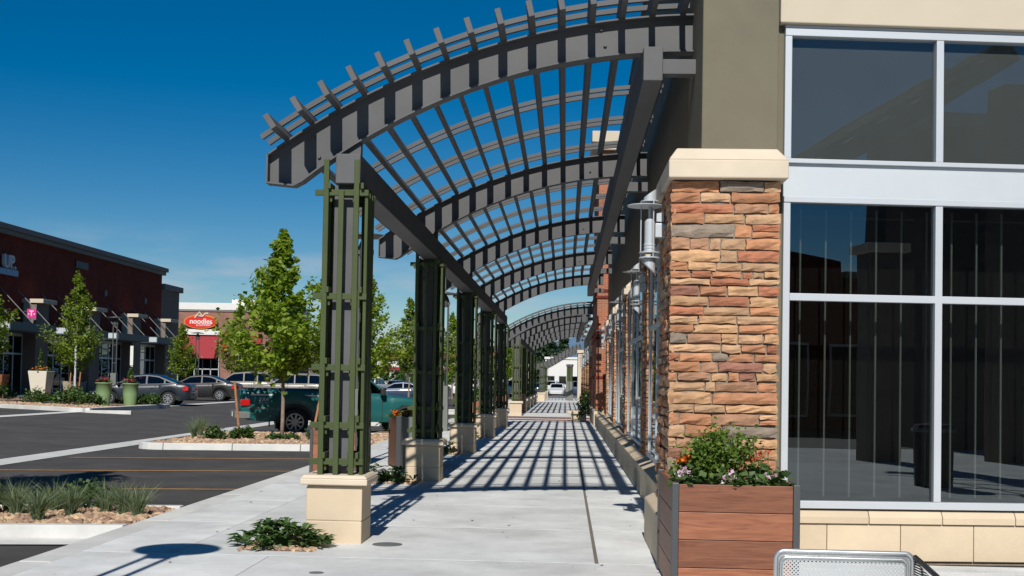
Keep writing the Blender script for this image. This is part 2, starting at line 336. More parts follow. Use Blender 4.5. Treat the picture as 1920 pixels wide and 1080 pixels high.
def fix_normals(me):
    bm = bmesh.new(); bm.from_mesh(me); bmesh.ops.recalc_face_normals(bm, faces=bm.faces); bm.to_mesh(me); bm.free()
def obj(name, mb, mats, parent=None, world=True, bevel=0, smooth=False, loc=None, rot=None, label=None, cat=None, group=None, kind=None):
    me = mb if isinstance(mb, bpy.types.Mesh) else mb.mesh(name, mats, smooth)
    if not isinstance(mb, bpy.types.Mesh): fix_normals(me)
    o = bpy.data.objects.new(name, me); COL.objects.link(o)
    if parent:
        o.parent = parent
        if world and loc is None:
            p = parent; off = Vector((0, 0, 0))
            while p: off += p.location; p = p.parent
            o.location = -off
    if loc is not None:
        o.location = loc
        if parent and world:
            p = parent; off = Vector((0, 0, 0))
            while p: off += p.location; p = p.parent
            o.location = Vector(loc) - off
    if rot is not None: o.rotation_euler = rot
    if bevel:
        bv = o.modifiers.new('bevel', 'BEVEL'); bv.width = bevel; bv.segments = 2; bv.limit_method = 'ANGLE'; bv.angle_limit = RAD(40)
    tag(o, label, cat, group, kind); return o
def tag(o, label=None, cat=None, group=None, kind=None):
    if label: o['label'] = label
    if cat: o['category'] = cat
    if group: o['group'] = group
    if kind: o['kind'] = kind
def thing(name, label, cat, loc=(0, 0, 0), rz=0, group=None):
    o = bpy.data.objects.new(name, None); o.empty_display_size = .2; COL.objects.link(o)
    o.location = loc; o.rotation_euler = (0, 0, rz); tag(o, label, cat, group); return o
def copy_tree(o, parent=None):
    c = o.copy(); COL.objects.link(c)
    if parent: c.parent = parent
    for ch in list(o.children): copy_tree(ch, c)
    return c
def dup(o, label, loc, rz=0, scale=None, group=None):
    c = copy_tree(o); c['label'] = label; c.location = loc; c.rotation_euler = (0, 0, rz)
    if scale: c.scale = scale if hasattr(scale, '__len__') else (scale,) * 3
    if group: c['group'] = group
    return c
def structure(name, mb, m, bevel=0): return obj(name, mb, m, kind='structure', bevel=bevel)
def part(name, mb, m, parent, **k): return obj(name, mb, m, parent, **k)
def text_mesh(body, size, depth=.01, bold=0):
    cu = bpy.data.curves.new('lettering', 'FONT'); cu.body = body; cu.size = size; cu.extrude = depth; cu.offset = bold; cu.align_x = 'CENTER'; cu.align_y = 'CENTER'
    o = bpy.data.objects.new('lettering', cu); COL.objects.link(o); bpy.context.view_layer.update()
    me = bpy.data.meshes.new_from_object(o.evaluated_get(bpy.context.evaluated_depsgraph_get()))
    bpy.data.objects.remove(o); bpy.data.curves.remove(cu); return me

# foliage helpers -------------------------------------------------------------
def leaves(points, size, name, m, seed=0, up=.25, aspect=.8, jit=.35):
    """two-triangle folded leaves at the given points"""
    rs = np.random.RandomState(seed); P = np.asarray(points, float); n = len(P)
    nr = rs.normal(size=(n, 3)); nr[:, 2] = np.abs(nr[:, 2]) * (1 + up) + up * .5; nr /= np.linalg.norm(nr, axis=1)[:, None]
    t = rs.normal(size=(n, 3)); t -= nr * (t * nr).sum(1)[:, None]; t /= np.linalg.norm(t, axis=1)[:, None]
    b = np.cross(nr, t); s = size * (1 + jit * rs.uniform(-1, 1, n))[:, None]
    a0 = P - t * s * .5; a1 = P + b * s * aspect * .5 + nr * s * .12; a2 = P + t * s * .5; a3 = P - b * s * aspect * .5 + nr * s * .12
    V = np.stack([a0, a1, a2, a3], 1).reshape(-1, 3)
    me = bpy.data.meshes.new(name)
    me.vertices.add(len(V)); me.vertices.foreach_set('co', V.ravel())
    F = np.arange(n)[:, None] * 4 + np.array([[0, 1, 2, 0, 2, 3]]); nl = n * 6
    me.loops.add(nl); me.loops.foreach_set('vertex_index', F.ravel())
    me.polygons.add(n * 2); me.polygons.foreach_set('loop_start', np.arange(0, nl, 3)); me.polygons.foreach_set('loop_total', np.full(n * 2, 3))
    me.materials.append(m); me.update(calc_edges=True); return me
def blades(clumps, name, m, seed=0, n=130, h=.5, spread=.22, wid=.008):
    rs = np.random.RandomState(seed); mb = MB()
    for (cx, cy, cz, sc) in clumps:
        for i in range(n):
            a = rs.uniform(0, 2 * math.pi); r0 = rs.uniform(0, .05) * sc; l = h * sc * rs.uniform(.55, 1.1); lean = spread * rs.uniform(.15, 1.25) * sc
            p = []
            for k in range(4):
                f = k / 3; rr = r0 + lean * f * f; p.append(Vector((cx + rr * math.cos(a), cy + rr * math.sin(a), cz + l * (f - .18 * f * f * rs.uniform(.3, 1.6)))))
            ta = rs.uniform(0, math.pi); w = Vector((math.cos(ta), math.sin(ta), 0)) * wid * rs.uniform(.6, 1.3)
            vs = [p[0] - w, p[0] + w, p[1] - w, p[1] + w, p[2] - w * .7, p[2] + w * .7, p[3]]
            mb.add(vs, [(0, 1, 3, 2), (2, 3, 5, 4), (4, 5, 6)])
    return mb.mesh(name, m)
def rocks(pts, name, m, smin, smax, seed=0):
    rs = np.random.RandomState(seed)
    bm = bmesh.new(); bmesh.ops.create_icosphere(bm, subdivisions=1, radius=1); bv = np.array([v.co for v in bm.verts]); bf = [[v.index for v in f.verts] for f in bm.faces]; bm.free()
    nb = len(bv); V = []; F = []
    for i, p in enumerate(pts):
        s = rs.uniform(smin, smax) * np.array([rs.uniform(.8, 1.4), rs.uniform(.7, 1.2), rs.uniform(.5, .9)])
        a = rs.uniform(0, 6.28); c, d = math.cos(a), math.sin(a)
        q = (bv + rs.normal(scale=.1, size=bv.shape)) * s; q = np.stack([q[:, 0] * c - q[:, 1] * d, q[:, 0] * d + q[:, 1] * c, q[:, 2]], 1) + np.array(p)
        V.append(q); F += [[k + i * nb for k in f] for f in bf]
    me = bpy.data.meshes.new(name); me.from_pydata(np.concatenate(V).tolist(), [], F); me.materials.append(m); me.update(); return me
def clump_points(rs, n, centre, rad, k=14):
    c = np.array(centre); r = np.array(rad); out = []
    for i in range(k):
        d = rs.normal(size=3); d /= np.linalg.norm(d); d[2] = abs(d[2]) * 1.1 - .15
        q = c + d * r * rs.uniform(.45, .9); out.append(q + rs.normal(size=(n // k, 3)) * r * .24)
    o = np.concatenate(out); o = o[o[:, 2] > centre[2] - r[2] * .35]; return o

# ================================================================== SETTING
structure('ground', MB().add([(-9000, -9000, -.17), (9000, -9000, -.17), (9000, 9000, -.17), (-9000, 9000, -.17)], [(0, 1, 2, 3)]), MT['ground'])
structure('parking_lot', MB().add([(-90, -40, .106), (-18.4, -40, .106), (-10.4, -40, -.154), (-4.6, -40, -.154), (-4.6, 260, -.154), (-10.4, 260, -.154), (-18.4, 260, .106), (-90, 260, .106)], [(0, 1, 6, 7), (1, 2, 5, 6), (2, 3, 4, 5)]), MT['asphalt'])
structure('drive_aisle', MB().add([(-18.2, -40, .1035), (-10.9, -40, -.1338), (-10.9, 150, -.1338), (-18.2, 150, .1035)], [(0, 1, 2, 3)]), MT['asphalt2'])
structure('far_car_park', MB().add([(-4.6, 112, -.154), (60, 112, -.154), (60, 260, -.154), (-4.6, 260, -.154)], [(0, 1, 2, 3)]), MT['asphalt2'])
def sheet(name, pts, z, m, kind='structure'):
    return obj(name, MB().add([(x, y, z) for x, y in pts], [tuple(range(len(pts)))]), m, kind=kind)
obj('concrete_gutter', MB().add([(-11.0, -40, -.127), (-10.4, -40, -.146), (-10.4, 110, -.146), (-11.0, 110, -.127)], [(0, 1, 2, 3)]), MT['kerb'], kind='structure')
sheet('concrete_gutter', [(-18.9, -40), (-18.3, -40), (-18.0, 45), (-17.9, 110), (-18.6, 110)], .112, MT['kerb'])
# painted stall lines: one marking each, at the stalls' slight angle
lines = thing('parking_markings', 'worn orange stall lines painted on the asphalt car park', 'road marking', (-7, 22, -.14))
for x0, y0, x1, y1 in ((-9.9, 17.25, -4.95, 18.18), (-10.1, 20.72, -4.97, 21.84), (-10.1, 24.15, -4.9, 25.25), (-10, 9.1, -4.95, 10.0)):
    d = Vector((x1 - x0, y1 - y0, 0)).normalized(); n_ = Vector((-d.y, d.x, 0)) * .06
    part('stall_line', MB().add([(x0 - n_.x, y0 - n_.y, -.145), (x1 - n_.x, y1 - n_.y, -.145), (x1 + n_.x, y1 + n_.y, -.145), (x0 + n_.x, y0 + n_.y, -.145)], [(0, 1, 2, 3)]), MT['line'], lines)

# --- sidewalk: a base sheet with separate slabs, joints open between them
walk = obj('sidewalk', MB().box((-4.30, -14, -.16), (40, 130, -.03)), MT['jointbase'], kind='structure')
def slab_mesh(w, d):
    e = .0035
    return MB().add([(0, 0, -.029), (w, 0, -.029), (w, d, -.029), (0, d, -.029), (0, 0, -e), (w, 0, -e), (w, d, -e), (0, d, -e), (e, e, 0), (w - e, e, 0), (w - e, d - e, 0), (e, d - e, 0)],
        [(0, 1, 5, 4), (1, 2, 6, 5), (2, 3, 7, 6), (3, 0, 4, 7), (4, 5, 9, 8), (5, 6, 10, 9), (6, 7, 11, 10), (7, 4, 8, 11), (8, 9, 10, 11)])
_sl = {}
def slab(x0, x1, y0, y1, m=None, g=.003, name='slab'):
    m = m or MT['concrete']; key = (round(x1 - x0, 3), round(y1 - y0, 3), m.name)
    if key not in _sl:
        _sl[key] = slab_mesh(x1 - x0 - 2 * g, y1 - y0 - 2 * g).mesh(name, m); fix_normals(_sl[key])
    o = bpy.data.objects.new(name, _sl[key]); COL.objects.link(o); o.parent = walk; o.location = (x0 + g, y0 + g, 0); return o
XS = (-4.30, -3.47, -1.75, .29)
y = 10.62
ys = [y]
while y < 46: y += 2.33; ys.append(y)
for a, b in zip(ys[:-1], ys[1:]):
    slab(XS[0], XS[1], a, b); slab(XS[1], XS[3], a, b); slab(.315, 1.15, a, b)
part('joint_filler_strip', MB().box((.289, 10.62, -.03), (.316, ys[-1], -.004)), MT['joint'], walk)
for a, b in ((8.75, 10.62), (6.1, 8.75), (3.4, 6.1), (0.7, 3.4), (-2.0, .7), (-4.7, -2.0), (-7.4, -4.7)):
    for x0, x1 in ((-4.30, -2.6), (-2.6, .9), (.9, 3.9), (3.9, 6.9), (6.9, 9.9), (9.9, 12.9), (12.9, 15.9)): slab(x0, x1, a, b)
slab(1.15, 6.9, 10.62, 11.0)
ye = ys[-1]
# brick paver bands and the pale crossing strip before the next block
for k, (a, b) in enumerate(((ye, ye + 1.6), (50.4, 53.0))):
    nx, ny = 24, int((b - a) / .22)
    pv = MB()
    for i in range(nx):
        for j in range(ny):
            x0 = -3.0 + i * .17; y0 = a + .01 + j * (b - a - .02) / ny
            pv.box((x0 + .004, y0 + .004, -.03), (x0 + .166, y0 + (b - a) / ny - .006, 0))
    part('paver_band', pv, MT['pavers'], walk, kind='stuff')
slab(-4.3, -3.0, ye, 53); slab(1.08, 1.15, ye, 50.4)
slab(-3.0, -.9, ye + 1.6, 50.4); slab(-.9, 1.08, ye + 1.6, 50.4)
y = 53.0
while y < 110:
    slab(-4.3, -3.47, y, y + 2.9); slab(-3.47, .3, y, y + 2.9); slab(.3, 1.2, y, y + 2.9); y += 2.9
part('utility_lid', MB().lathe([(.145, -.02), (.145, .003), (.125, .006), (.0, .006)], 28, (-1.68, 11.5, 0), caps=False), MT['cabinet'], walk)
part('utility_lid', MB().lathe([(.06, -.02), (.06, .003), (.0, .005)], 20, (-2.0, 9.75, 0), caps=False), MT['cabinet'], walk)
q_ = np.random.RandomState(9)
part('litter', leaves(np.stack([q_.uniform(-4.2, 1.0, 70), q_.uniform(8.8, 24, 70), np.full(70, .004)], 1), .03, 'litter', MT['bark'], 4, up=3., jit=.6), None, walk, kind='stuff')
# --- kerb along the car park edge
kerb = thing('kerb', 'pale concrete kerb strip running along the edge of the long sidewalk', 'kerb', (-4.5, 20, -.15))
y = -14.
km = MB().box((0, 0, 0), (.29, 2.98, .148)).mesh('kerb_stone', MT['kerb']); fix_normals(km)
while y < 108:
    o = part('kerb_stone', km, None, kerb, loc=(-4.60, y, -.152), bevel=.015); y += 3
# --- planting islands
def island(label, xl, y0, y1, rocks_n, seed, sl=.165, roundl=True, xr=-4.62, zt=0.):
    """kerbed island; its long edges follow the stalls' slope"""
    isl = thing('planting_island', label, 'planting island', (xr, y0, -.15))
    f = lambda x, y: y + (x - xr) * sl
    def ring(off, z):
        pts = [(xr, f(xr, y0) + off), (xl + (.75 if roundl else 0), f(xl + .75, y0) + off)]
        if roundl:
            for k in range(1, 7):
                a = math.pi / 2 * k / 6; r = .75 - off
                pts.append((xl + .75 - r * math.sin(a) - 0, f(xl, y0) + .75 - r * math.cos(a) + .1 * (1 - k / 6)))
            for k in range(0, 6):
                a = math.pi / 2 * k / 6; r = .75 - off
                pts.append((xl + .75 - r * math.cos(a), f(xl, y1) - .75 + r * math.sin(a)))
        else: pts += [(xl, f(xl, y0) + off), (xl, f(xl, y1) - off)]
        pts += [(xl + (.75 if roundl else .3), f(xl + .75, y1) - off), (xr, f(xr, y1) - off)]
        return [(x, yy, z) for x, yy in pts]
    o0, o1, i1, i0 = ring(0, -.17), ring(.02, zt), ring(.16, zt), ring(.17, -.1)
    secs = list(zip(o0, o1, i1, i0))
    # kerb stones: break the loft into pieces about 2.2 m long
    acc = 0; st = 0
    for i in range(1, len(secs)):
        acc += (Vector(secs[i][1]) - Vector(secs[i - 1][1])).length
        seg = (Vector(secs[i][1]) - Vector(secs[i - 1][1])).length
        if seg > 2.6:
            if i - 1 > st: part('kerb_stone', MB().strip(secs[st:i]), MT['kerb'], isl, bevel=.012)
            m = math.ceil(seg / 2.1)
            for k in range(m):
                lo, hi = k / m, (k + 1) / m - .006 / seg * 2
                a = [tuple(Vector(p).lerp(Vector(q), lo)) for p, q in zip(secs[i - 1], secs[i])]; b = [tuple(Vector(p).lerp(Vector(q), hi)) for p, q in zip(secs[i - 1], secs[i])]
                part('kerb_stone', MB().strip([a, b]), MT['kerb'], isl, bevel=.012)
            st = i; acc = 0
    if st < len(secs) - 1: part('kerb_stone', MB().strip(secs[st:]), MT['kerb'], isl, bevel=.012)
    bedring = ring(.165, zt - .07)
    part('soil_bed', MB().add(bedring, [tuple(range(len(bedring)))]), MT['gravelbed'], isl)
    rs = np.random.RandomState(seed); pts = []
    for _ in range(rocks_n):
        x = rs.uniform(xl + .3, xr - .03); yy = f(x, rs.uniform(y0 + .2, y1 - .2))
        pts.append((x, yy, zt - .045 + rs.uniform(-.015, .03)))
    if rocks_n: part('gravel', rocks(pts, 'gravel', MT['rock'], .028, .062, seed), None, isl, kind='stuff')
    return isl
island('near planting island edged with concrete kerb, tan gravel and tall grass clumps', -13.0, 12.45, 14.55, 5200, 3, roundl=False)
island('planting island with staked young tree and tan gravel beside the teal truck', -10.0, 28.1, 34.6, 5200, 4)
island('planting island behind the teal truck with two small trees', -9.9, 43.5, 47.5, 800, 5)
island('far planting island on this side of the car park', -9.9, 59.0, 63.0, 0, 6)
sheet('gutter_apron', [(-13, 10.62), (-4.62, 12.0), (-4.62, 12.46), (-13, 11.07)], -.138, MT['kerb'])
# low bed between lot and walk by the truck's nose
sheet('planting_bed', [(-5.6, 34.2), (-4.62, 34.4), (-4.62, 43.5), (-5.4, 43.3)], -.02, MT['gravelbed'])
# opposite bed with planters
bedC = thing('planting_bed', 'wide planting bed with pale kerb in front of the dark brick shops', 'planting bed', (-25, 55, -.15))
C0, C1 = (-34.0, 55.2), (-17.9, 44.2); C2 = (-16.3, 44.6)
def seg_kerb(p, q, w, parent, z=0.0, z0=-.16, name='kerb_stone'):
    p = Vector((*p, 0)); q = Vector((*q, 0)); L_ = (q - p).length; m = max(1, round(L_ / 2.6))
    for k in range(m):
        a = p.lerp(q, k / m); b = p.lerp(q, (k + 1) / m - .01 / L_)
        mb = MB().bar(a + Vector((0, 0, (z + z0) / 2)), b + Vector((0, 0, (z + z0) / 2)), w, z - z0); part(name, mb, MT['kerb'], parent, bevel=.015)
seg_kerb(C0, C1, .3, bedC, .26, .05); seg_kerb(C1, C2, .3, bedC, .18, .0); seg_kerb(C1, (-17.6, 52.5), .3, bedC, .26, .05)
part('soil_bed', MB().add([(*C0, .2), (*C1, .2), (-17.7, 52.5, .2), (-22, 54, .2), (-26, 64, .2), (-34, 64, .2)], [(0, 1, 2, 3, 4, 5)]), MT['gravelbed'], bedC)
rs = np.random.RandomState(12); pts = []
for _ in range(1800):
    t = rs.uniform(); d = rs.uniform(.2, 3.5); pts.append((C0[0] + (C1[0] - C0[0]) * t, C0[1] + (C1[1] - C0[1]) * t + d, .215))
part('gravel', rocks(pts, 'gravel', MT['rock'], .04, .08, 3), None, bedC, kind='stuff')
sheet('shop_pavement', [(-34, 62), (-29.3, 62), (-29.3, 104), (-34, 104)], .2, MT['concrete'])
# --- distant hills
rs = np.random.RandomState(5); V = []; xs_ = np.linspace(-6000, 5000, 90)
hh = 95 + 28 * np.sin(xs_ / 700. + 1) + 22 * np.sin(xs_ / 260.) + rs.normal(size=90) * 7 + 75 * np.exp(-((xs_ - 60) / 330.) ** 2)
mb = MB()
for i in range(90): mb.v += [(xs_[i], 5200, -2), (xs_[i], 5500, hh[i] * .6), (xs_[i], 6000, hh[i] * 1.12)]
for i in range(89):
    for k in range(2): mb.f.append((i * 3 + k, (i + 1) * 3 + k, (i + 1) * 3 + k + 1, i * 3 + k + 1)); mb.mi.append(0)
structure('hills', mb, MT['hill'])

# ================================================================== PERGOLAS
def circ(p, q, r):
    ax, ay = p; bx, by = q; cx, cy = r
    d = 2 * (ax * (by - cy) + bx * (cy - ay) + cx * (ay - by))
    ux = ((ax * ax + ay * ay) * (by - cy) + (bx * bx + by * by) * (cy - ay) + (cx * cx + cy * cy) * (ay - by)) / d
    uy = ((ax * ax + ay * ay) * (cx - bx) + (bx * bx + by * by) * (ax - cx) + (cx * cx + cy * cy) * (bx - ax)) / d
    return ux, uy, math.hypot(ax - ux, ay - uy)
TX, TZ, TR = circ((-3.0, 3.80), (-1.15, 4.785), (1.24, 5.225))
BX, BZ, BR = circ((-2.72, 3.50), (-1.15, 4.43), (1.24, 4.875))
zt = lambda x: TZ + math.sqrt(TR * TR - (x - TX) ** 2)
zb = lambda x: BZ + math.sqrt(BR * BR - (x - BX) ** 2)
PX = -2.2                                      # post line
def arch_pts(n=28, x0=-3.0, x1=1.235):
    top = [(x0 + (x1 - x0) * k / n, zt(x0 + (x1 - x0) * k / n)) for k in range(n + 1)]
    bot = [(x0, 3.53), (-2.74, 3.505)] + [(-2.66 + (x1 + 2.66) * k / n, zb(-2.66 + (x1 + 2.66) * k / n)) for k in range(n + 1)]
    return top, bot
def arch_parts(par, y, dz=0.):
    top, bot = arch_pts()
    loop = top + bot[::-1]
    m = len(loop)
    w = MB(); w.v = [(x, y - .006, z + dz) for x, z in loop] + [(x, y + .006, z + dz) for x, z in loop]
    # faces of the web as quads between matching top and bottom stations
    nb = len(bot); nt_ = len(top)
    idx = lambda i: i
    def tri(a, b, c): w.f.append((a, b, c)); w.f.append((c + m, b + m, a + m)); w.mi.extend([0, 0])
    # top indices 0..nt-1, bottom reversed stored from nt.. ; bottom j -> nt + nb-1-j
    B = lambda j: nt_ + nb - 1 - j
    i = j = 0
    while i < nt_ - 1 or j < nb - 1:
        if j < nb - 1 and (i == nt_ - 1 or bot[j + 1][0] <= top[i + 1][0]): tri(i, B(j), B(j + 1)); j += 1
        else: tri(i, B(j), i + 1); i += 1
    o = part('arch', w, MT['steel'], par)
    def flange(pts, dn_):
        f = MB(); secs = []
        for k, (x, z) in enumerate(pts):
            a = Vector(pts[max(k - 1, 0)]); b = Vector(pts[min(k + 1, len(pts) - 1)]); t = (b - a).normalized(); n_ = Vector((-t.y, t.x)) * dn_
            q = Vector((x, z)) + n_ * .014; r_ = Vector((x, z)) - n_ * .002
            secs.append([(r_.x, y - .1, r_.y + dz), (q.x, y - .1, q.y + dz), (q.x, y + .07, q.y + dz), (r_.x, y + .07, r_.y + dz)])
        f.strip(secs); part('flange', f, MT['steel'], o)
    flange(top, 1); flange(bot, -1)
    flange([(-3.0, 3.515 + (zt(-3.0) - 3.5) * t) for t in (0, 1)], 1)
    return o
def trellis(par, cx, cy, ztop, zbase, par_b=None):
    """square steel core behind four green slatted faces, on a cast pedestal"""
    # pedestal
    pb = part('pedestal', MB().box((cx - .27, cy - .27, -.02), (cx + .27, cy + .27, .212)).box((cx - .27, cy - .27, .218), (cx + .27, cy + .27, .545)).box((cx - .262, cy - .262, .1), (cx + .262, cy + .262, .562)), MT['beige'], par, bevel=.008)
    part('pedestal_cap', MB().frustum(.56, .622, (.325, .325), (.325, .325), (cx, cy)).frustum(.6221, .655, (.325, .325), (.295, .295), (cx, cy)), MT['cap'], pb, bevel=.012)
    core = part('core_post', MB().box((cx - .095, cy - .095, zbase), (cx + .095, cy + .095, ztop)), MT['steel'], par, bevel=.006)
    levels = (.78, 1.13, 1.69, 2.38, 3.39)
    s = 3.476 and (ztop - .655) / (3.476 - .655)
    Z = lambda z: .655 + (z - .655) * s
    mats = MT['green']
    def face(ax, sg, tall):
        sub = []
        for k, o in enumerate((-.148, 0, .148)):
            zt_ = Z(3.71) if (k != 1 and tall) else Z(3.41)
            c = sg * (.238 if ax == 0 or sg > 0 else .150)
            p = (cx + o, cy + c) if ax == 0 else (cx + c, cy + o)
            hw = (.026, .016) if ax == 0 else (.016, .046)
            part('upright_slat', MB().box((p[0] - hw[0], p[1] - hw[1], zbase), (p[0] + hw[0], p[1] + hw[1], zt_)), mats, core, bevel=.004)
        for z in levels:
            z = Z(z); c = sg * (.205 if ax == 0 or sg > 0 else .118)
            if ax == 0: b = ((cx - .262, cy + c - .0155, z - .03), (cx + .262, cy + c + .0155, z + .03))
            else: b = ((cx + c - .0155, cy - .262, z - .0295), (cx + c + .0155, cy + .262, z + .0295))
            if ax == 1: b = ((b[0][0], b[0][1], b[0][2] + .062), (b[1][0], b[1][1], b[1][2] + .062))
            part('cross_slat', MB().box(*b), mats, core, bevel=.004)
        if sg < 0 or ax == 0:
            cl = MB()
            for z in levels:
                for o in (-.115, .115):
                    z_ = Z(z)
                    if ax == 0: cl.box((cx + o - .014, cy + sg * .175 - .013, z_ - .085), (cx + o + .014, cy + sg * .175 + .013, z_ + .085))
                    else: cl.box((cx + sg * .175 - .013, cy + o - .014, z_ - .085), (cx + sg * .175 + .013, cy + o + .014, z_ + .085))
            part('cleats', cl, mats, core, kind='stuff')
    face(0, -1, True); face(1, 1, False); face(1, -1, False); face(0, 1, False)
def arc_frame(n, first=-2.80, last=1.10, off=.075):
    """points spread evenly along the upper arc, with the outward normal"""
    a0 = math.atan2(zt(first) - TZ, first - TX); a1 = math.atan2(zt(last) - TZ, last - TX); out = []
    for k in range(n):
        a = a0 + (a1 - a0) * k / (n - 1); out.append((Vector((TX + (TR + off) * math.cos(a), 0, TZ + (TR + off) * math.sin(a))), Vector((math.cos(a), 0, math.sin(a)))))
    return out
def pergola(label, ys, dz=0., y_over=.66, pairs=4):
    par = thing('pergola', label, 'pergola', (PX, ys[0], 0), 0, 'curved steel pergolas over the walkway')
    y0, y1 = ys[0] - y_over, ys[-1] + y_over
    for y in ys:
        arch_parts(par, y, dz)
        part('bracket', MB().box((.888, y - .34, 4.575 + dz), (1.235, y - .19, 4.72 + dz)), MT['steel'], par, bevel=.005)
        for bx, bz in ((-2.56, 3.98), (-2.50, 3.80), (.30, 5.10), (.34, 4.94)): part('bolt', MB().tube([(bx, y - .03, bz + dz), (bx, y, bz + dz)], .017, 8), MT['steel'], par)
        part('saddle_plate', MB().box((-2.245, y - .05, 3.76 + dz), (-2.075, y + .05, zb(-2.1) + dz)), MT['steel'], par)
    part('beam', MB().box((-2.26, y0 + .28, 3.476 + dz), (-2.02, y1 - .2, 3.765 + dz)), MT['steel'], par, bevel=.008)
    part('beam', MB().box((.70, y0 + .28, 4.50 + dz), (.887, y1 - .2, 4.83 + dz)), MT['steel'], par, bevel=.008)
    for p, nrm in arc_frame(15, off=.092):
        part('purlin', MB().bar((p.x, y0, p.z + dz), (p.x, y1, p.z + dz), .058, .155, nrm), MT['steel'], par, bevel=.004)
    a0 = math.atan2(zt(-2.93) - TZ, -2.93 - TX) + .006; a1 = math.atan2(zt(1.2) - TZ, 1.2 - TX)
    def rail(y):
        secs = []
        for k in range(31):
            a = a0 + (a1 - a0) * k / 30; c, s = math.cos(a), math.sin(a)
            secs.append([(TX + (TR + h) * c, yy, TZ + (TR + h) * s + dz) for h, yy in ((.168, y - .025), (.218, y - .025), (.218, y + .025), (.168, y + .025))])
        part('curved_rail', MB().strip(secs), MT['steel'], par)
    for i, y in enumerate(ys):
        st = (ys[i + 1] - y) / pairs if i + 1 < len(ys) else 0
        for k in range(pairs if st else 1):
            for d in (-.05, .24): rail(y + st * k + d)
    for y in ys: trellis(par, PX, y - .13, 3.476 + dz, .655)
    return par
Y1 = [11.88 + 7.17 * k for k in range(5)]
pergola('nearest dark grey curved pergola with green trellis posts along the shop front', Y1)
pergola('second curved pergola beyond the red paver band', [54.0 + 7.0 * k for k in range(5)], dz=-.26, y_over=.45, pairs=4)
# the farthest one swings up in an S
wp = thing('pergola', 'farthest small pergola swinging up in an S curve', 'pergola', (-1.9, 93.5, 0), 0, 'curved steel pergolas over the walkway')
def wave(x): t = (x + 2.2) / 3.3; t = min(1, max(0, t)); return 2.55 + 1.5 * (t * t * (3 - 2 * t)) + .03 * math.sin(t * 6)
for k in range(5):
    y = 93.5 + k * 4.2; sec = []
    for i in range(21):
        x = -2.4 + 3.6 * i / 20; z = wave(x); sec.append([(x, y - .03, z), (x, y + .03, z), (x, y + .03, z + .36), (x, y - .03, z + .36)])
    part('arch', MB().strip(sec), MT['steel'], wp)
    if k in (0, 2, 4): trellis(wp, -1.85, y, 2.75, .655)
for i in range(13):
    x = -2.3 + 3.4 * i / 12; z = wave(x) + .43
    part('purlin', MB().bar((x, 93.1, z), (x, 110.8, z), .05, .13), MT['steel'], wp)

# ================================================================== CORNER SHOP BUILDING
shop = thing('retail_building', 'olive stucco shop building with stone corner pier and big silver framed windows', 'building', (1.24, 10.95, 0))
def stone_mesh(w, h, d, rs):
    """one split-faced ledge stone, front towards -y, irregular outline and bulged face"""
    nx, nz = max(3, int(w / .09) + 2), 4; V = []; F = []
    for j in range(nz):
        for i in range(nx):
            u, v = i / (nx - 1), j / (nz - 1); e = i in (0, nx - 1) or j in (0, nz - 1)
            x = (u - .5) * w + rs.normal() * .0035; z = (v - .5) * h + rs.normal() * (.0045 if j in (0, nz - 1) else .003)
            y_ = -d + (rs.uniform(.008, .018) if e else rs.normal() * .0055)
            V.append((x, y_, z))
    n0 = len(V)
    F = [(j * nx + i, j * nx + i + 1, (j + 1) * nx + i + 1, (j + 1) * nx + i) for j in range(nz - 1) for i in range(nx - 1)]
    ring = [i for i in range(nx)] + [j * nx + nx - 1 for j in range(1, nz)] + [(nz - 1) * nx + i for i in range(nx - 2, -1, -1)] + [j * nx for j in range(nz - 2, 0, -1)]
    for r in ring: V.append((V[r][0] * 1.01, .0, V[r][2] * 1.0))
    m = len(ring)
    F += [(ring[k], n0 + k, n0 + (k + 1) % m, ring[(k + 1) % m]) for k in range(m)]
    mb = MB(); mb.v = V; mb.f = F; mb.mi = [0] * len(F); return mb
def ashlar(par, x0, x1, z0, z1, place, seed, joined=False, dmin=.03, dmax=.06):
    """courses of ledge stone on a vertical face; place(u,z)->(location, rotation z)"""
    rs = np.random.RandomState(seed); z = z0; acc = {}
    while z < z1 - .03:
        h = rs.choice([.065, .08, .095, .11, .125], p=[.18, .3, .3, .15, .07]); h = min(h, z1 - z); x = x0 + rs.uniform(-.01, .006)
        if z1 - z - h < .05: h = z1 - z
        while x < x1 - .02:
            w = rs.choice([.09, .16, .26, .36, .48], p=[.14, .22, .26, .24, .14]) * rs.uniform(.85, 1.2)
            if x1 - x - w < .08: w = x1 - x + rs.uniform(-.006, .012)
            parts_ = [(z, h)] if (w > .3 or h < .11 or rs.uniform() < .6) else [(z, h * .48), (z + h * .48, h * .52)]
            for zz, hh in parts_:
                mb = stone_mesh(w - .014, hh - .014, rs.uniform(dmin, dmax), rs)
                k = rs.choice(7, p=[.25, .23, .17, .13, .11, .07, .04]); loc, rz = place(x + w / 2, zz + hh / 2)
                if joined:
                    M = Matrix.Translation(loc) @ Matrix.Rotation(rz, 4, 'Z'); mb.xf(M); a = acc.setdefault('m', MB()); a.add(mb.v, mb.f, int(k))
                else: part('stone', mb, STONE[k], par, loc=loc, rot=(0, 0, rz))
            x += w
        z += h
    if joined: part('stone_facing', acc['m'], STONE, par, kind='stuff')
pier = part('stone_pier', MB().box((.965, 10.85, 0), (1.885, 12.16, 3.42)), MT['mortar'], shop)
ashlar(pier, .925, 1.90, .46, 3.425, lambda u, z: ((u, 10.855, z), 0), 21)
ashlar(pier, 10.83, 12.2, .46, 3.425, lambda u, z: ((.972, u, z), -math.pi / 2), 22)
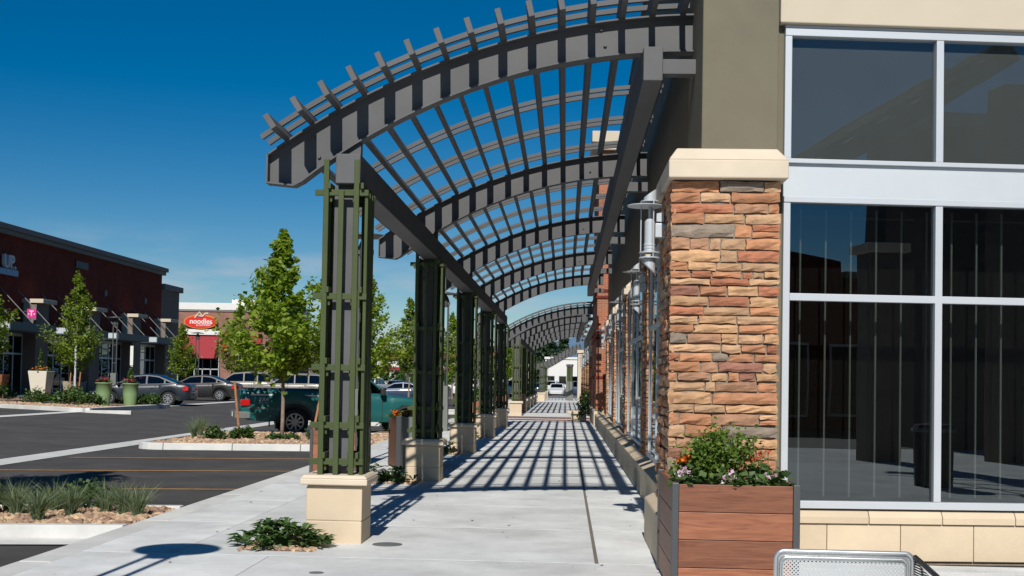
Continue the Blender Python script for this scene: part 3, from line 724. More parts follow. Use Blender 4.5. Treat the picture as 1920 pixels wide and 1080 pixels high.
part('pier_cap', MB().frustum(3.432, 3.597, (.531, .79), (.531, .79), (1.424, 11.5)).frustum(3.5972, 3.72, (.531, .79), (.45, .66), (1.424, 11.5)), MT['cap'], shop, bevel=.012)
plc = (1.38, 11.42)
part('plinth', MB().frustum(0, .425, (.55, .97), (.55, .97), plc).frustum(.4252, .50, (.55, .97), (.44, .85), plc), MT['beige'], shop, bevel=.01)
part('corner_wall', MB().box((1.205, 10.95, 3.60), (1.895, 12.2, 8.2)), MT['stucco'], shop, bevel=.012)
XS_ = lambda y: .0085 * (y - 12.2)               # the long wall runs slightly away from the walkway
part('side_wall', MB().strip([[(1.24 + XS_(y), y, 3.46), (2.4, y, 3.46), (2.4, y, 8.2), (1.24 + XS_(y), y, 8.2)] for y in (12.2, 43.0)]), MT['stucco'], shop)
part('parapet_coping', MB().box((1.18, 10.88, 8.2), (1.95, 12.25, 8.32)).strip([[(1.18 + XS_(y), y, 8.2), (2.4, y, 8.2), (2.4, y, 8.32), (1.18 + XS_(y), y, 8.32)] for y in (12.26, 43.0)]), MT['cornice'], shop)
# --- front windows (this face turns a little away from the walkway)
PHI = RAD(5.5)
FM = Matrix.Translation((1.93, 11.05, 0)) @ Matrix.Rotation(PHI, 4, 'Z')
def fbox(u0, u1, v0, v1, z0, z1, mb=None):      # v = outwards
    b = MB().box((u0, -v1, z0), (u1, -v0, z1)).xf(FM)
    if mb: mb.add(b.v, b.f); return mb
    return b
part('fascia_band', fbox(-.03, 9.5, -.3, .10, 4.905, 8.0), MT['cream'], shop, bevel=.01)
part('stucco_return', fbox(-.04, .028, -.4, .0, .45, 4.9), MT['stucco'], shop)
MU = [.06] + [1.478 + 1.43 * k for k in range(6)]
hw = .034
win = part('window', fbox(.03, 8.7, -.05, .055, 4.80, 4.865), MT['alu'], shop, bevel=.004)
fr = MB()
def frame(u0, u1, z0, z1, v=.05): part('frame', fbox(u0, u1, -.045, v, z0, z1), MT['alu'], win, bevel=.004)
frame(.03, 8.7, 3.628, 3.668, .06); frame(.03, 8.7, 3.267, 3.322, .06); frame(.094, 8.7, 2.37, 2.436, .048); frame(.03, 8.7, .485, .552, .062)
part('frame', fbox(.03, 8.7, -.05, .035, 4.872, 4.9), MT['alu'], win)
for k, u in enumerate(MU):
    a, b = (u - hw, u + hw)
    if k == 0: a, b = .03, .093
    frame(a, b, 3.67, 4.798); frame(a, b, .554, 3.265)
part('spandrel_panel', fbox(.032, 8.7, -.04, .022, 3.324, 3.626), MT['spandrel'], win)
for k in range(6):
    a = MU[k] + hw - (.001 if k else 0); b = MU[k + 1] - hw
    part('pane', fbox(a, b, -.012, -.004, 3.668, 4.80), MT['glassup'], win)
    part('pane', fbox(a, b, -.012, -.004, 2.436, 3.267), MT['glass'], win)
    part('pane', fbox(a, b, -.012, -.004, .552, 2.37), MT['glass'], win)
part('spandrel_backing', fbox(.03, 8.7, -.14, -.05, 3.67, 4.80), MT['greypanel'], win)
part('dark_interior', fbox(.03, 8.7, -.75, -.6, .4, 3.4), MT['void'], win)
for k in range(30):
    u = .297 + .2425 * k
    part('interior_strip', fbox(u - .008, u + .008, -.34, -.32, .56, 3.26), MT['strip'], win)
part('interior_strip', fbox(.03, 8.7, -.345, -.342, 1.72, 1.727), MT['void'], win)
w0 = part('sill_wall', fbox(-.1, 9, -.5, .02, -.02, .47), MT['mortar'], shop)
for k in range(13):
    u = -.22 + .68 * k; uc = u + .33 * (k > 0)
    mb = MB()
    for uu in (u + .003, u + .677): pass
    prof = [(.075, .352), (.075, .41), (.045, .46), (-.04, .484), (-.04, .352)]
    a = [(u + .38 + .003, -v, z) for v, z in prof]; b = [(u + .38 + .677, -v, z) for v, z in prof]
    part('sill_block', MB().strip([a, b]).xf(FM), MT['beige'], w0, bevel=.005)
    part('sill_block', fbox(u + .003, u + .677, .0, .05, .015, .345), MT['beige'], w0, bevel=.005)
# --- windows along the walkway
XW = 1.27
XP = 1.165
for i, y0 in enumerate((18.02, 25.2, 32.4, 39.6)):
    XP = 1.165 + XS_(y0) * .8
    p = part('stone_pier', MB().box((XP + .04, y0 + .03, 0), (1.9, y0 + 1.17, 3.42)), MT['mortar'], shop)
    ashlar(p, XP, XP + .2, .5, 3.42, lambda u, z, y0=y0: ((u, y0 + .035, z), 0), 31 + i, joined=i > 0)
    ashlar(p, y0, y0 + 1.2, .5, 3.42, lambda u, z: ((XP + .045, u, z), -math.pi / 2), 41 + i, joined=True)
    part('pier_cap', MB().frustum(3.43, 3.6, (.2, .66), (.2, .66), (XP + .14, y0 + .6)).frustum(3.6002, 3.7, (.2, .66), (.1, .55), (XP + .17, y0 + .6)), MT['cap'], shop, bevel=.012)
sw = part('sill_wall', MB().box((1.12, 12.42, 0), (1.44, 43, .43)), MT['mortar'], shop)
y = 12.42; k = 0
while y < 42.9:
    y1 = min(y + 1.19, 43)
    prof = [(1.065, .335), (1.065, .425), (1.23, .50), (1.6, .50), (1.6, .335)]
    part('sill_block', MB().strip([[(x, y + .003, z) for x, z in prof], [(x, y1 - .003, z) for x, z in prof]]), MT['beige'], sw, bevel=.005)
    part('sill_block', MB().box((1.085, y + .003, 0), (1.3, y1 - .003, .331)), MT['beige'], sw, bevel=.005)
    y = y1
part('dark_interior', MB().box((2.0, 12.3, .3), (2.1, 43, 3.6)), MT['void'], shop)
for y0, y1 in ((12.2, 18.0), (19.24, 25.18), (26.42, 32.38), (33.62, 39.58), (40.82, 43)):
    XW = 1.27 + XS_(y0)
    wn = part('window', MB().box((XW - .06, y0, 3.36), (XW + .06, y1, 3.455)), MT['alu'], shop, bevel=.004)
    part('frame', MB().box((XW - .045, y0, .502), (XW + .055, y1, .57)), MT['alu'], wn, bevel=.004)
    part('frame', MB().box((XW - .026, y0, 2.36), (XW + .05, y1, 2.43)), MT['alu'], wn, bevel=.004)
    n = max(2, round((y1 - y0) / 1.45))
    for k in range(n + 1):
        yy = y0 + .035 + (y1 - y0 - .07) * k / n
        part('frame', MB().box((XW - .03, yy - .034, .571), (XW + .053, yy + .034, 3.359)), MT['alu'], wn, bevel=.004)
        if k < n:
            y2 = y0 + .035 + (y1 - y0 - .07) * (k + 1) / n
            part('pane', MB().box((XW - .008, yy + .03, .56), (XW + .0, y2 - .03, 2.37)), MT['glass'], wn)
            part('pane', MB().box((XW - .008, yy + .03, 2.42), (XW + .0, y2 - .03, 3.37)), MT['glass'], wn)
# --- brick tower and the next shops
tower = thing('brick_tower', 'tall orange red brick tower with cream cornice beyond the olive shop wall', 'building', (1.1, 43, 0))
tb = part('brick_wall', MB().box((1.10, 43.02, .6), (4, 50.2, 9.9)), MT['brick3'], tower)
for z in (1.75, 3.15, 3.4, 4.62, 4.86, 6.4, 6.64, 8.9):
    part('corbel_band', MB().box((1.06, 42.98, z - .045), (4.1, 50.24, z + .045)), MT['brick'], tower)
part('base_course', MB().frustum(0, .52, (1.55, 3.68), (1.55, 3.68), (2.58, 46.6)).frustum(.5202, .6, (1.55, 3.68), (1.47, 3.6), (2.58, 46.6)), MT['beige'], tower, bevel=.01)
part('cornice', MB().box((.95, 42.85, 9.9), (4.2, 50.4, 10.15)).box((.82, 42.7, 10.151), (4.4, 50.5, 10.55)), MT['cream'], tower, bevel=.02)
far = thing('shop_row', 'low stone and stucco shop row continuing past the brick tower', 'building', (1.2, 52, 0))
part('wall', MB().box((1.38, 50.5, 0), (4, 92, 4.7)), MT['stucco'], far)
for y0 in (52, 59, 66, 73, 80, 87):
    p = part('stone_pier', MB().box((1.16, y0, 0), (1.5, y0 + 1.2, 3.1)), MT['mortar'], far)
    ashlar(p, 1.13, 1.4, .3, 3.1, lambda u, z, y0=y0: ((u, y0 + .004, z), 0), 60 + int(y0), joined=True)
    part('pier_cap', MB().frustum(3.1, 3.35, (.25, .66), (.25, .66), (1.33, y0 + .6)), MT['cap'], far, bevel=.012)
    wn = part('window', MB().box((1.3, y0 + 1.25, 3.0), (1.4, y0 + 6.95, 3.1)).box((1.3, y0 + 1.25, .5), (1.4, y0 + 6.95, .57)), MT['alu'], far)
    for k in range(5):
        yy = y0 + 1.3 + 5.6 * k / 4; part('frame', MB().box((1.29, yy - .035, .571), (1.395, yy + .035, 2.999)), MT['alu'], wn)
    part('pane', MB().box((1.35, y0 + 1.28, .56), (1.36, y0 + 6.9, 3.01)), MT['glass'], wn)
part('sill_wall', MB().box((1.1, 50.5, 0), (1.375, 92, .5)), MT['beige'], far)
part('end_wall', MB().box((.95, 93.0, 0), (4, 97, 3.75)), MT['cream'], far, bevel=.02)
part('end_wall_coping', MB().box((.88, 92.9, 3.752), (4.1, 97.1, 4.0)), MT['cap'], far, bevel=.02)

# ================================================================== WALL LAMPS
def wall_lamp(label, loc, arm=.15):
    t = thing('wall_lamp', label, 'wall lamp', loc, 0, 'silver wall lamps along the shop front')
    m = MT['lamp']
    k = dict(world=False)
    part('shade_disc', MB().lathe([(.0, -.006), (.172, -.004), (.176, 0), (.172, .006), (0, .012)], 32, (-.045, 0, .45), caps=False), m, t, smooth=False, **k)
    cap_ = []
    for i in range(20):
        a = 2 * math.pi * i / 20; cap_.append((.062 * math.cos(a), .062 * math.sin(a)))
    mb = MB().strip([[(x, y, .50) for x, y in cap_], [(x, y, .53 + (x + .062) * .72) for x, y in cap_]])
    part('slanted_cap', mb, m, t, **k)
    part('collar', MB().lathe([(.0, .492), (.088, .492), (.088, .502), (0, .502)], 24, caps=False), m, t, **k)
    bd = part('body', MB().lathe([(0, 0), (.056, 0), (.056, .02), (.05, .028), (.056, .036), (.056, .05), (.05, .058), (.056, .066), (.056, .08), (.05, .088), (.05, .30), (.03, .325), (.016, .33), (.016, .45), (0, .45)], 22, caps=False), m, t, **k)
    for z in (-.055, -.005): part('ring', MB().lathe([(0, z), (.1, z), (.1, z + .011), (0, z + .011)], 24, caps=False), m, t, **k)
    mb = MB().strip([[(x * .9, y * .9, -.06) for x, y in cap_], [(x * .9, y * .9, -.10 - (x + .062) * .8) for x, y in cap_]])
    part('lower_tip', mb, m, t, **k)
    rods = MB()
    for x, y in ((-.085, 0), (.03, -.082), (.03, .082)): rods.tube([(x, y, -.05), (x, y, .5)], .006, 6)
    part('guide_rods', rods, m, t, **k)
    part('mounting_arm', MB().box((.05, -.05, .145), (arm + .01, .05, .28)), m, t, bevel=.006, **k)
    part('upper_deflector', MB().strip([[(.062, -.045, .30), (.13, -.045, .295), (.13, -.045, .39), (.062, -.045, .375)], [(.062, .045, .30), (.13, .045, .295), (.13, .045, .39), (.062, .045, .375)]]), m, t, **k)
    part('wall_bolt', MB().tube([(arm - .02, -.06, .25), (arm - .02, -.075, .25)], .018, 8), m, t, **k)
    return t
wl = wall_lamp('silver wall lamp on the stone corner pier, nearest of the row', (.79, 11.6, 2.85), .15)
WL = ['silver wall lamp on the first stone pier past the corner window', 'silver wall lamp on the second stone pier past the corner pier', 'silver wall lamp on the third stone pier, just short of the brick tower', 'silver wall lamp right beside the brick tower']
for lb, y in zip(WL, (18.6, 25.8, 33.0, 40.2)): dup(wl, lb, (1.165 + XS_(y) * .8 - .13, y, 2.85))
for y, w_ in zip((52.6, 59.6, 66.6, 73.6), ('nearest', 'second', 'third', 'farthest')): dup(wl, w_ + ' of the small silver wall lamps beyond the brick tower', (.99, y, 2.55))

# ================================================================== TWIN POLE STREET LAMPS
def street_lamp(label, loc):
    t = thing('street_lamp', label, 'street lamp', loc, 0, 'twin pole street lamps')
    k = dict(world=False)
    part('pedestal', MB().frustum(-.1, 1.38, (.165, .15), (.145, .135)), MT['cabinet'], t, bevel=.012, **k)
    for x in (-.1, .1): part('pole', MB().tube([(x, 0, 1.37), (x, 0, 4.0)], .03, 10), MT['lampdark'], t, **k)
    for z in (1.9, 2.8): part('tie_plate', MB().box((-.09, -.012, z - .02), (.09, .012, z + .02)), MT['lampdark'], t, **k)
    part('luminaire', MB().box((-.15, -.06, 3.86), (.15, .06, 3.95)).lathe([(0, 3.78), (.1, 3.8), (.13, 4.0), (.08, 4.12), (.03, 4.17), (0, 4.17)], 18, caps=False), MT['lampdark'], t, **k)
    part('shade_disc', MB().lathe([(0, 4.17), (.385, 4.18), (.39, 4.195), (.385, 4.21), (.08, 4.26), (0, 4.27)], 36, caps=False), MT['lampdark'], t, **k)
    return t
sl = street_lamp('twin pole street lamp with grey pedestal beyond the second pergola post', (-3.72, 36.6, 0))
dup(sl, 'twin pole street lamp whose disc shadow falls on the near sidewalk', (-3.60, 5.62, 0))
dup(sl, 'twin pole street lamp half hidden behind the nearest trellis post', (-3.72, 21.9, 0))
dup(sl, 'distant twin pole street lamp by the far sidewalk', (-3.72, 52.2, 0))
dup(sl, 'twin pole street lamp standing behind the two sage green planters', (-22.9, 60, .2))
dup(sl, 'twin pole street lamp in front of the red awning shop', (-23.3, 75, 0))

# ================================================================== WOODEN PLANTERS
def planter(label, x0, y0, w, d, h, rz=0, n=4, m=None, my=None, cp=.05, group='wooden planter boxes with dark metal corners', name='planter_box'):
    t = thing(name, label, 'planter', (x0, y0, 0), rz, group)
    k = dict(world=False); m = m or MT['wood']; my = my or MT['woody']; ph = (h - .03) / n
    for x in (0, w - cp):
        for y in (0, d - cp): part('corner_post', MB().box((x, y, -.0), (x + cp, y + cp, h)), MT['planterdark'], t, bevel=.004, **k)
    for i in range(n):
        z0, z1 = .025 + i * ph, .025 + (i + 1) * ph - .005
        a = MB().box((0, -.011, 0), (w - 2 * cp - .004, .011, z1 - z0)); b = MB().box((-.011, 0, 0), (.011, d - 2 * cp - .004, z1 - z0))
        for y in (.022, d - .022): part('plank', a, m, t, loc=(cp + .002, y, z0), world=False, bevel=.003)
        for x in (.022, w - .022): part('plank', b, my, t, loc=(x, cp + .002, z0), world=False, bevel=.003)
    part('liner', MB().box((.034, .034, .03), (w - .034, d - .034, h - .09)), MT['soil'], t, **k)
    return t
pl = planter('large wooden planter box with dark metal corners in front of the stone pier', .808, 9.0, .945, 1.40, .856)
planter('brown planter box just behind the nearest pergola pedestal', -4.18, 19.6, .80, 1.25, .72, n=3)
planter('tall planter box with rust brown side and grey metal end by the second post', -2.93, 20.85, .62, 1.15, .93, rz=RAD(15), n=1, m=MT['cabinet'], my=MT['rust'], cp=.1)
dup(bpy.data.objects['planter_box.001'], 'reddish planter box between the third and fourth pergola posts', (-3.65, 44.4, 0), 0, (.95, .9, 1.12))
dup(bpy.data.objects['planter_box.001'], 'reddish planter box just left of the second pergola, nearer one', (-3.3, 56.0, 0), 0, (.75, .9, 1.25))
dup(bpy.data.objects['planter_box.001'], 'reddish planter box just left of the second pergola, farther one', (-2.6, 58.5, 0), 0, (.8, .9, 1.3))
dup(bpy.data.objects['planter_box.001'], 'small far reddish planter box near the S curved pergola', (-2.9, 88, 0), 0, (1, 1, 1.1))
# flowers and bushes planted in them
rs = np.random.RandomState(77)
pts = clump_points(rs, 3000, (1.27, 9.70, .97), (.33, .30, .25), 26)
bush = thing('bush', 'small leafed green bush filling the middle of the big wooden planter', 'bush', (1.27, 9.72, .8))
part('foliage', leaves(pts, .04, 'foliage', MT['lime'], 1, up=.4), None, bush)
st = MB()
for i in range(26):
    a = rs.uniform(0, 6.28); r = rs.uniform(.05, .26); st.tube([(1.27 + rs.normal() * .04, 9.72 + rs.normal() * .04, .76), (1.27 + r * .5 * math.cos(a), 9.72 + r * .5 * math.sin(a), .95), (1.27 + r * math.cos(a), 9.72 + r * math.sin(a), rs.uniform(1.05, 1.25))], [.006, .004, .002], 5)
part('stems', st, MT['bark'], bush)
def geranium(label, c, r, mp, nfl, seed, flz=.13, fr=.03, lsz=.065, mleaf='broad'):
    g = thing('flowering_plant', label, 'flower', c, 0, None)
    q = np.random.RandomState(seed); n = int(130 * r / .15)
    p = np.stack([q.normal(size=n) * r * .55 + c[0], q.normal(size=n) * r * .5 + c[1], c[2] + np.abs(q.normal(size=n)) * .055], 1)
    part('foliage', leaves(p, lsz, 'foliage', MT[mleaf], seed, up=.9, aspect=1.), None, g)
    for i in range(nfl):
        fx, fy_, fz = c[0] + q.uniform(-1, 1) * r * .6, c[1] + q.uniform(-1, .2) * r * .6, c[2] + flz * q.uniform(.75, 1.15)
        pp = np.array([fx, fy_, fz]) + q.normal(size=(26, 3)) * fr * np.array([1, 1, .65])
        f = part('flower_head', leaves(pp, fr * 1.15, 'flower_head', MT[mp], seed + i, up=.3), None, g, kind='stuff')
        part('stem', MB().tube([(fx, fy_, c[2] - .03), (fx, fy_, fz)], .003, 5), MT['shrub'], f)
    return g
geranium('orange flowered plant at the back left of the big wooden planter', (.97, 9.62, .84), .11, 'petal_o', 2, 5, .17, .033)
geranium('pale pink flowered geranium at the front left of the big wooden planter', (.97, 9.22, .82), .12, 'petal_p', 1, 6, .09, .028)
geranium('pink flowered geranium at the front middle of the big wooden planter', (1.30, 9.15, .82), .14, 'petal_p', 1, 7, .10, .028)
geranium('pink flowered geranium at the right rim of the big wooden planter', (1.58, 9.25, .82), .115, 'petal_p', 1, 8, .10, .028)
geranium('orange red budded plant right of the bush in the big wooden planter', (1.53, 9.6, .84), .14, 'petal_r', 3, 9, .2, .018)
geranium('magenta flowered plant in the planter behind the nearest pedestal', (-3.62, 20.3, .70), .22, 'petal_m', 3, 10, .2, .04)
geranium('red flowered plant in the tall planter by the second post', (-2.85, 21.35, .9), .24, 'petal_o', 4, 11, .08, .045)
def leafy(label, c, r, h, m, n, ls, seed, name='bush', cat='bush', group=None, stem=True, k=14):
    t = thing(name, label, cat, c, 0, group); q = np.random.RandomState(seed)
    p = clump_points(q, n, (c[0], c[1], c[2] + h * .35), (r, r, h * .72), k); p = p[p[:, 2] > c[2] + .005]
    part('foliage', leaves(p, ls, 'foliage', MT[m], seed, up=.5), None, t)
    if stem: part('stem', MB().tube([(c[0], c[1], c[2] - .05), (c[0], c[1], c[2] + h * .5)], [.02, .008], 6), MT['bark'], t)
    return t
leafy('green bush in the reddish planter between the third and fourth posts', (-3.25, 44.9, .75), .3, .5, 'shrub', 500, .09, 51)
leafy('green bush in the nearer reddish planter left of the second pergola', (-3.0, 56.5, .85), .32, .6, 'lime', 500, .1, 52)
leafy('bush in the farther reddish planter left of the second pergola', (-2.3, 59, .9), .3, .55, 'shrub', 400, .1, 53)
leafy('dark potted shrub at the foot of the brick tower', (.80, 46.5, .1), .26, 1.0, 'shrub', 600, .1, 54)
obj('flat_bench', MB().box((.1, 47.3, .3), (.95, 48.1, .42)).box((.25, 47.4, 0), (.85, 48.0, .3)), MT['beige'], label='low cream stone bench block near the foot of the brick tower', cat='bench', bevel=.02)
# --- leafy perennials at the pedestals, on small patches of tan gravel
def rosettes(label, c, r, n, seed, h=.2, ls=.16):
    t = thing('leafy_perennial', label, 'plant', c, 0, 'leafy perennials at the pergola pedestals'); q = np.random.RandomState(seed); mb = MB()
    for i in range(n):
        a = q.uniform(0, 6.28); d = r * math.sqrt(q.uniform()); bx, by = c[0] + d * math.cos(a) * 1.1, c[1] + d * math.sin(a); bz = c[2] + h * (1 - (d / r) ** 2) * q.uniform(.5, 1.) + .02
        for j in range(7):
            b = q.uniform(0, 6.28); l = ls * q.uniform(.6, 1.1); w = l * .19; dx, dy = math.cos(b), math.sin(b); el = q.uniform(.15, .95)
            P0 = Vector((bx, by, bz)); P1 = P0 + Vector((dx * l * .5, dy * l * .5, l * .5 * el)); P2 = P0 + Vector((dx * l, dy * l, l * (.62 * el - .1)))
            s = Vector((-dy, dx, 0)) * w; u = Vector((0, 0, w * .35))
            mb.add([P0, P1 + s + u, P1, P1 - s + u, P2], [(0, 2, 1), (0, 3, 2), (1, 2, 4), (2, 3, 4)])
    part('foliage', mb.mesh('foliage', MT['broad']), None, t)
    part('crown', MB().lathe([(.0, -.02), (r * .5, -.01), (r * .35, h * .45), (0, h * .6)], 10, c, caps=False), MT['shrub'], t); return t
def patch(x0, x1, y0, y1, n, seed):
    q = np.random.RandomState(seed)
    p = [(q.uniform(x0, x1), q.uniform(y0, y1), q.uniform(0, .014)) for _ in range(n)]
    obj('gravel_patch', rocks(p, 'gravel_patch', MT['rock'], .012, .03, seed), None, kind='stuff')
    sheet('gravel_base', [(x0, y0), (x1, y0), (x1, y1), (x0, y1)], .004, MT['gravelbed'])
patch(-2.98, -2.28, 10.9, 12.1, 700, 1)
rosettes('low dark green leafy plant beside the nearest cream pedestal', (-2.66, 11.25, 0), .36, 46, 61, .2, .17)
rosettes('small leafy plant at the front corner of the nearest cream pedestal', (-2.36, 11.18, 0), .16, 11, 62, .1, .14)
for i, (yb, lab) in enumerate(((18.3, 'second'), (25.6, 'third'), (32.7, 'fourth'))):
    patch(-3.0, -2.2, yb - .3, yb + 1.2, 260, 5 + i)
    rosettes('leafy plant left of the %s pergola pedestal' % lab, (-2.84, yb + .1, 0), .24, 16, 70 + i, .22, .16)
    rosettes('leafy plant close against the %s pergola pedestal' % lab, (-2.52, yb, 0), .24, 16, 80 + i, .24, .16)

# ================================================================== SHOPS ACROSS THE CAR PARK
bb = thing('brick_building', 'long dark red brick shop building with grey cornice and steel canopies across the car park', 'building', (-32, 66, 0))
part('wall', MB().box((-52, 38, -.1), (-32, 93.4, 9.36)), MT['brick'], bb)
part('cornice', MB().box((-52.2, 37.8, 9.361), (-31.75, 93.65, 9.62)).box((-52.3, 37.7, 9.621), (-31.6, 93.8, 9.93)), MT['cornice'], bb, bevel=.02)
part('end_wing', MB().box((-52, 93.81, -.1), (-32.15, 98.2, 8.3)), MT['pilaster'], bb)
part('end_wing_cornice', MB().box((-52, 93.9, 8.301), (-31.9, 98.5, 8.75)), MT['cornice'], bb, bevel=.02)
part('wall_vent', MB().box((-32.05, 76.6, 8.4), (-31.93, 78.6, 8.85)), MT['blacktrim'], bb)
for y in (81.6, 89.5, 65.0): part('wall_vent', MB().box((-32.05, y, 6.9), (-31.95, y + .5, 7.3)), MT['blacktrim'], bb)
PB = (46.5, 54.0, 61.6, 69.2, 77.2, 84.9, 92.0)
for y in PB:
    p = part('pilaster', MB().box((-32.0, y, -.1), (-31.15, y + 1.7, 5.62)), MT['pilaster'], bb)
    part('pilaster_cap', MB().box((-32.0, y - .12, 5.621), (-30.7, y + 1.8, 5.86)), MT['cream'], p, bevel=.01)
    part('pilaster_sunlit_face', MB().box((-31.9, y - .05, 4.3), (-31.5, y - .001, 5.62)), MT['cream'], p)  # cream plate paints the sunlit look of this side of the pilaster
for a, b in zip(PB[:-1], PB[1:]):
    a += 1.72; b -= .02
    c = part('canopy', MB().box((-31.98, a, 3.82), (-29.9, b, 4.28)), MT['canopy'], bb, bevel=.01)
    part('canopy_lit_end', MB().box((-31.3, a - .03, 3.9), (-29.95, a - .002, 4.24)), MT['spandrel'], c)  # pale plate: sunlight on the canopy's end face put into its colour
    for t in (.12, .5, .88):
        yy = a + (b - a) * t; part('canopy_rod', MB().tube([(-32.0, yy, 6.35), (-30.0, yy, 4.3)], .026, 6), MT['cornice'], c)
    wn = part('window', MB().box((-31.97, a, 2.55), (-31.9, b, 2.65)).box((-31.97, a, .0), (-31.9, b, .12)).box((-31.97, a, 3.62), (-31.9, b, 3.8)), MT['alu'], bb)
    n = 5
    for k in range(n + 1):
        yy = a + .04 + (b - a - .08) * k / n; part('frame', MB().box((-31.965, yy - .04, .121), (-31.905, yy + .04, 3.619)), MT['alu'], wn)
        if k < n: part('pane', MB().box((-31.95, yy + .04, .12), (-31.94, yy + (b - a - .08) / n - .04, 3.62)), MT['darkglass'], wn)
    part('dark_shopfront', MB().box((-31.99, a, 0), (-31.98, b, 3.82)), MT['void'], bb)
# signs on it
t = thing('blade_sign', 'small square magenta blade sign with a white letter T by the first canopies', 'sign', (-31.05, 68.4, 4.95))
part('panel', MB().box((-.27, -.06, -.27), (.27, .06, .27)), MT['magenta'], t, world=False, bevel=.01)
o = part('lettering', text_mesh('T', .42, .008, .01), None, t, world=False, loc=(0, -.07, -.0), rot=(math.pi / 2, 0, 0)); o.data.materials.append(MT['white'])
part('dots', MB().box((-.2, -.072, -.06), (-.13, -.06, .01)).box((.13, -.072, -.06), (.2, -.06, .01)), MT['white'], t, world=False)
part('hanger', MB().box((-.6, -.03, .1), (-.26, .03, .16)), MT['canopy'], t, world=False)
t = thing('wall_sign', 'white letter sign on a pale blue strip at the left edge of the photo', 'sign', (-31.9, 66.6, 7.6))
o = part('lettering', text_mesh('UP.', 1.05, .09, .02), None, t, world=False, loc=(.1, 0.35, .18), rot=(math.pi / 2, 0, math.pi / 2)); o.data.materials.append(MT['white'])
part('backing_strip', MB().box((0, -2.2, -.55), (.14, 1.45, -.2)), MT['bluewhite'], t, world=False)

nb = thing('awning_building', 'sunlit brown brick restaurant with white parapet, red awning and red oval sign', 'building', (-33, 112, 0))
part('wall', MB().box((-37.5, 112, -.1), (-27.6, 128, 7.7)), MT['brick2'], nb)
part('parapet', MB().box((-37.7, 111.85, 7.701), (-27.45, 128.2, 8.36)), MT['white'], nb, bevel=.02)
part('parapet_line', MB().box((-37.6, 111.9, 7.55), (-27.5, 111.99, 7.70)), MT['cornice'], nb)
part('raised_parapet', MB().box((-31.9, 113, 8.361), (-27.6, 128, 8.8)), MT['white'], nb, bevel=.02)
part('awning_fascia', MB().box((-36.4, 111.75, 5.32), (-32.6, 112, 5.85)), MT['white'], nb, bevel=.01)
part('awning', MB().strip([[(-36.2, 111.98, 5.3), (-36.2, 110.6, 3.1), (-36.2, 111.98, 3.1)], [(-32.8, 111.98, 5.3), (-32.8, 110.6, 3.1), (-32.8, 111.98, 3.1)]]), MT['redawning'], nb)
part('awning', MB().strip([[(-30.9, 111.98, 5.3), (-30.9, 110.6, 3.9), (-30.9, 111.98, 3.9)], [(-28.6, 111.98, 5.3), (-28.6, 110.6, 3.9), (-28.6, 111.98, 3.9)]]), MT['redawning'], nb)
part('dark_shopfront', MB().box((-36.6, 111.93, 0), (-32.6, 111.96, 3.3)).box((-31.0, 111.93, 0), (-28.4, 111.96, 3.9)), MT['void'], nb)
wn = part('window', MB().box((-36.6, 111.8, 2.05), (-32.6, 111.88, 2.15)), MT['alu'], nb)
for k in range(6): part('frame', MB().box((-36.6 + .78 * k, 111.8, 0), (-36.52 + .78 * k, 111.88, 3.2)), MT['alu'], wn)
part('pane', MB().box((-36.6, 111.89, 0), (-32.6, 111.9, 3.2)), MT['darkglass'], wn)
part('banner', MB().box((-32.4, 111.8, 3.75), (-31.95, 111.98, 5.45)), MT['redsign'], nb)
part('wall_sconce', MB().lathe([(0, 0), (.14, .05), (.1, .4), (0, .42)], 10, (-31.9, 111.8, 2.4), caps=False), MT['blacktrim'], nb)
t = thing('oval_sign', 'red oval sign reading noodles in white above the red awning', 'sign', (-34.45, 111.75, 6.55))
def ellipse(a, b, y0, y1, n=40, z=0): return MB().strip([[(a * math.cos(2 * math.pi * k / n), y, z + b * math.sin(2 * math.pi * k / n)) for k in range(n)] for y in (y0, y1)])
part('rim', ellipse(1.6, .66, -.12, .12), MT['signrim'], t, world=False)
part('face', ellipse(1.5, .57, -.15, -.119), MT['redsign'], t, world=False)
o = part('lettering', text_mesh('noodles', .68, .012, .015), None, t, world=False, loc=(.05, -.165, .02), rot=(math.pi / 2, 0, 0)); o.data.materials.append(MT['white'])
o = part('lettering', text_mesh('& COMPANY', .24, .01, .004), None, t, world=False, loc=(.3, -.165, -.33), rot=(math.pi / 2, 0, 0)); o.data.materials.append(MT['white'])
part('swirl', MB().tube([(-.55, -.17, .35), (-.35, -.17, .62), (-.1, -.17, .9), (.1, -.17, .62), (-.25, -.17, .55), (.2, -.17, .5), (.45, -.17, .78), (.75, -.17, .8)], .075, 7), MT['offwhite'], t, world=False)

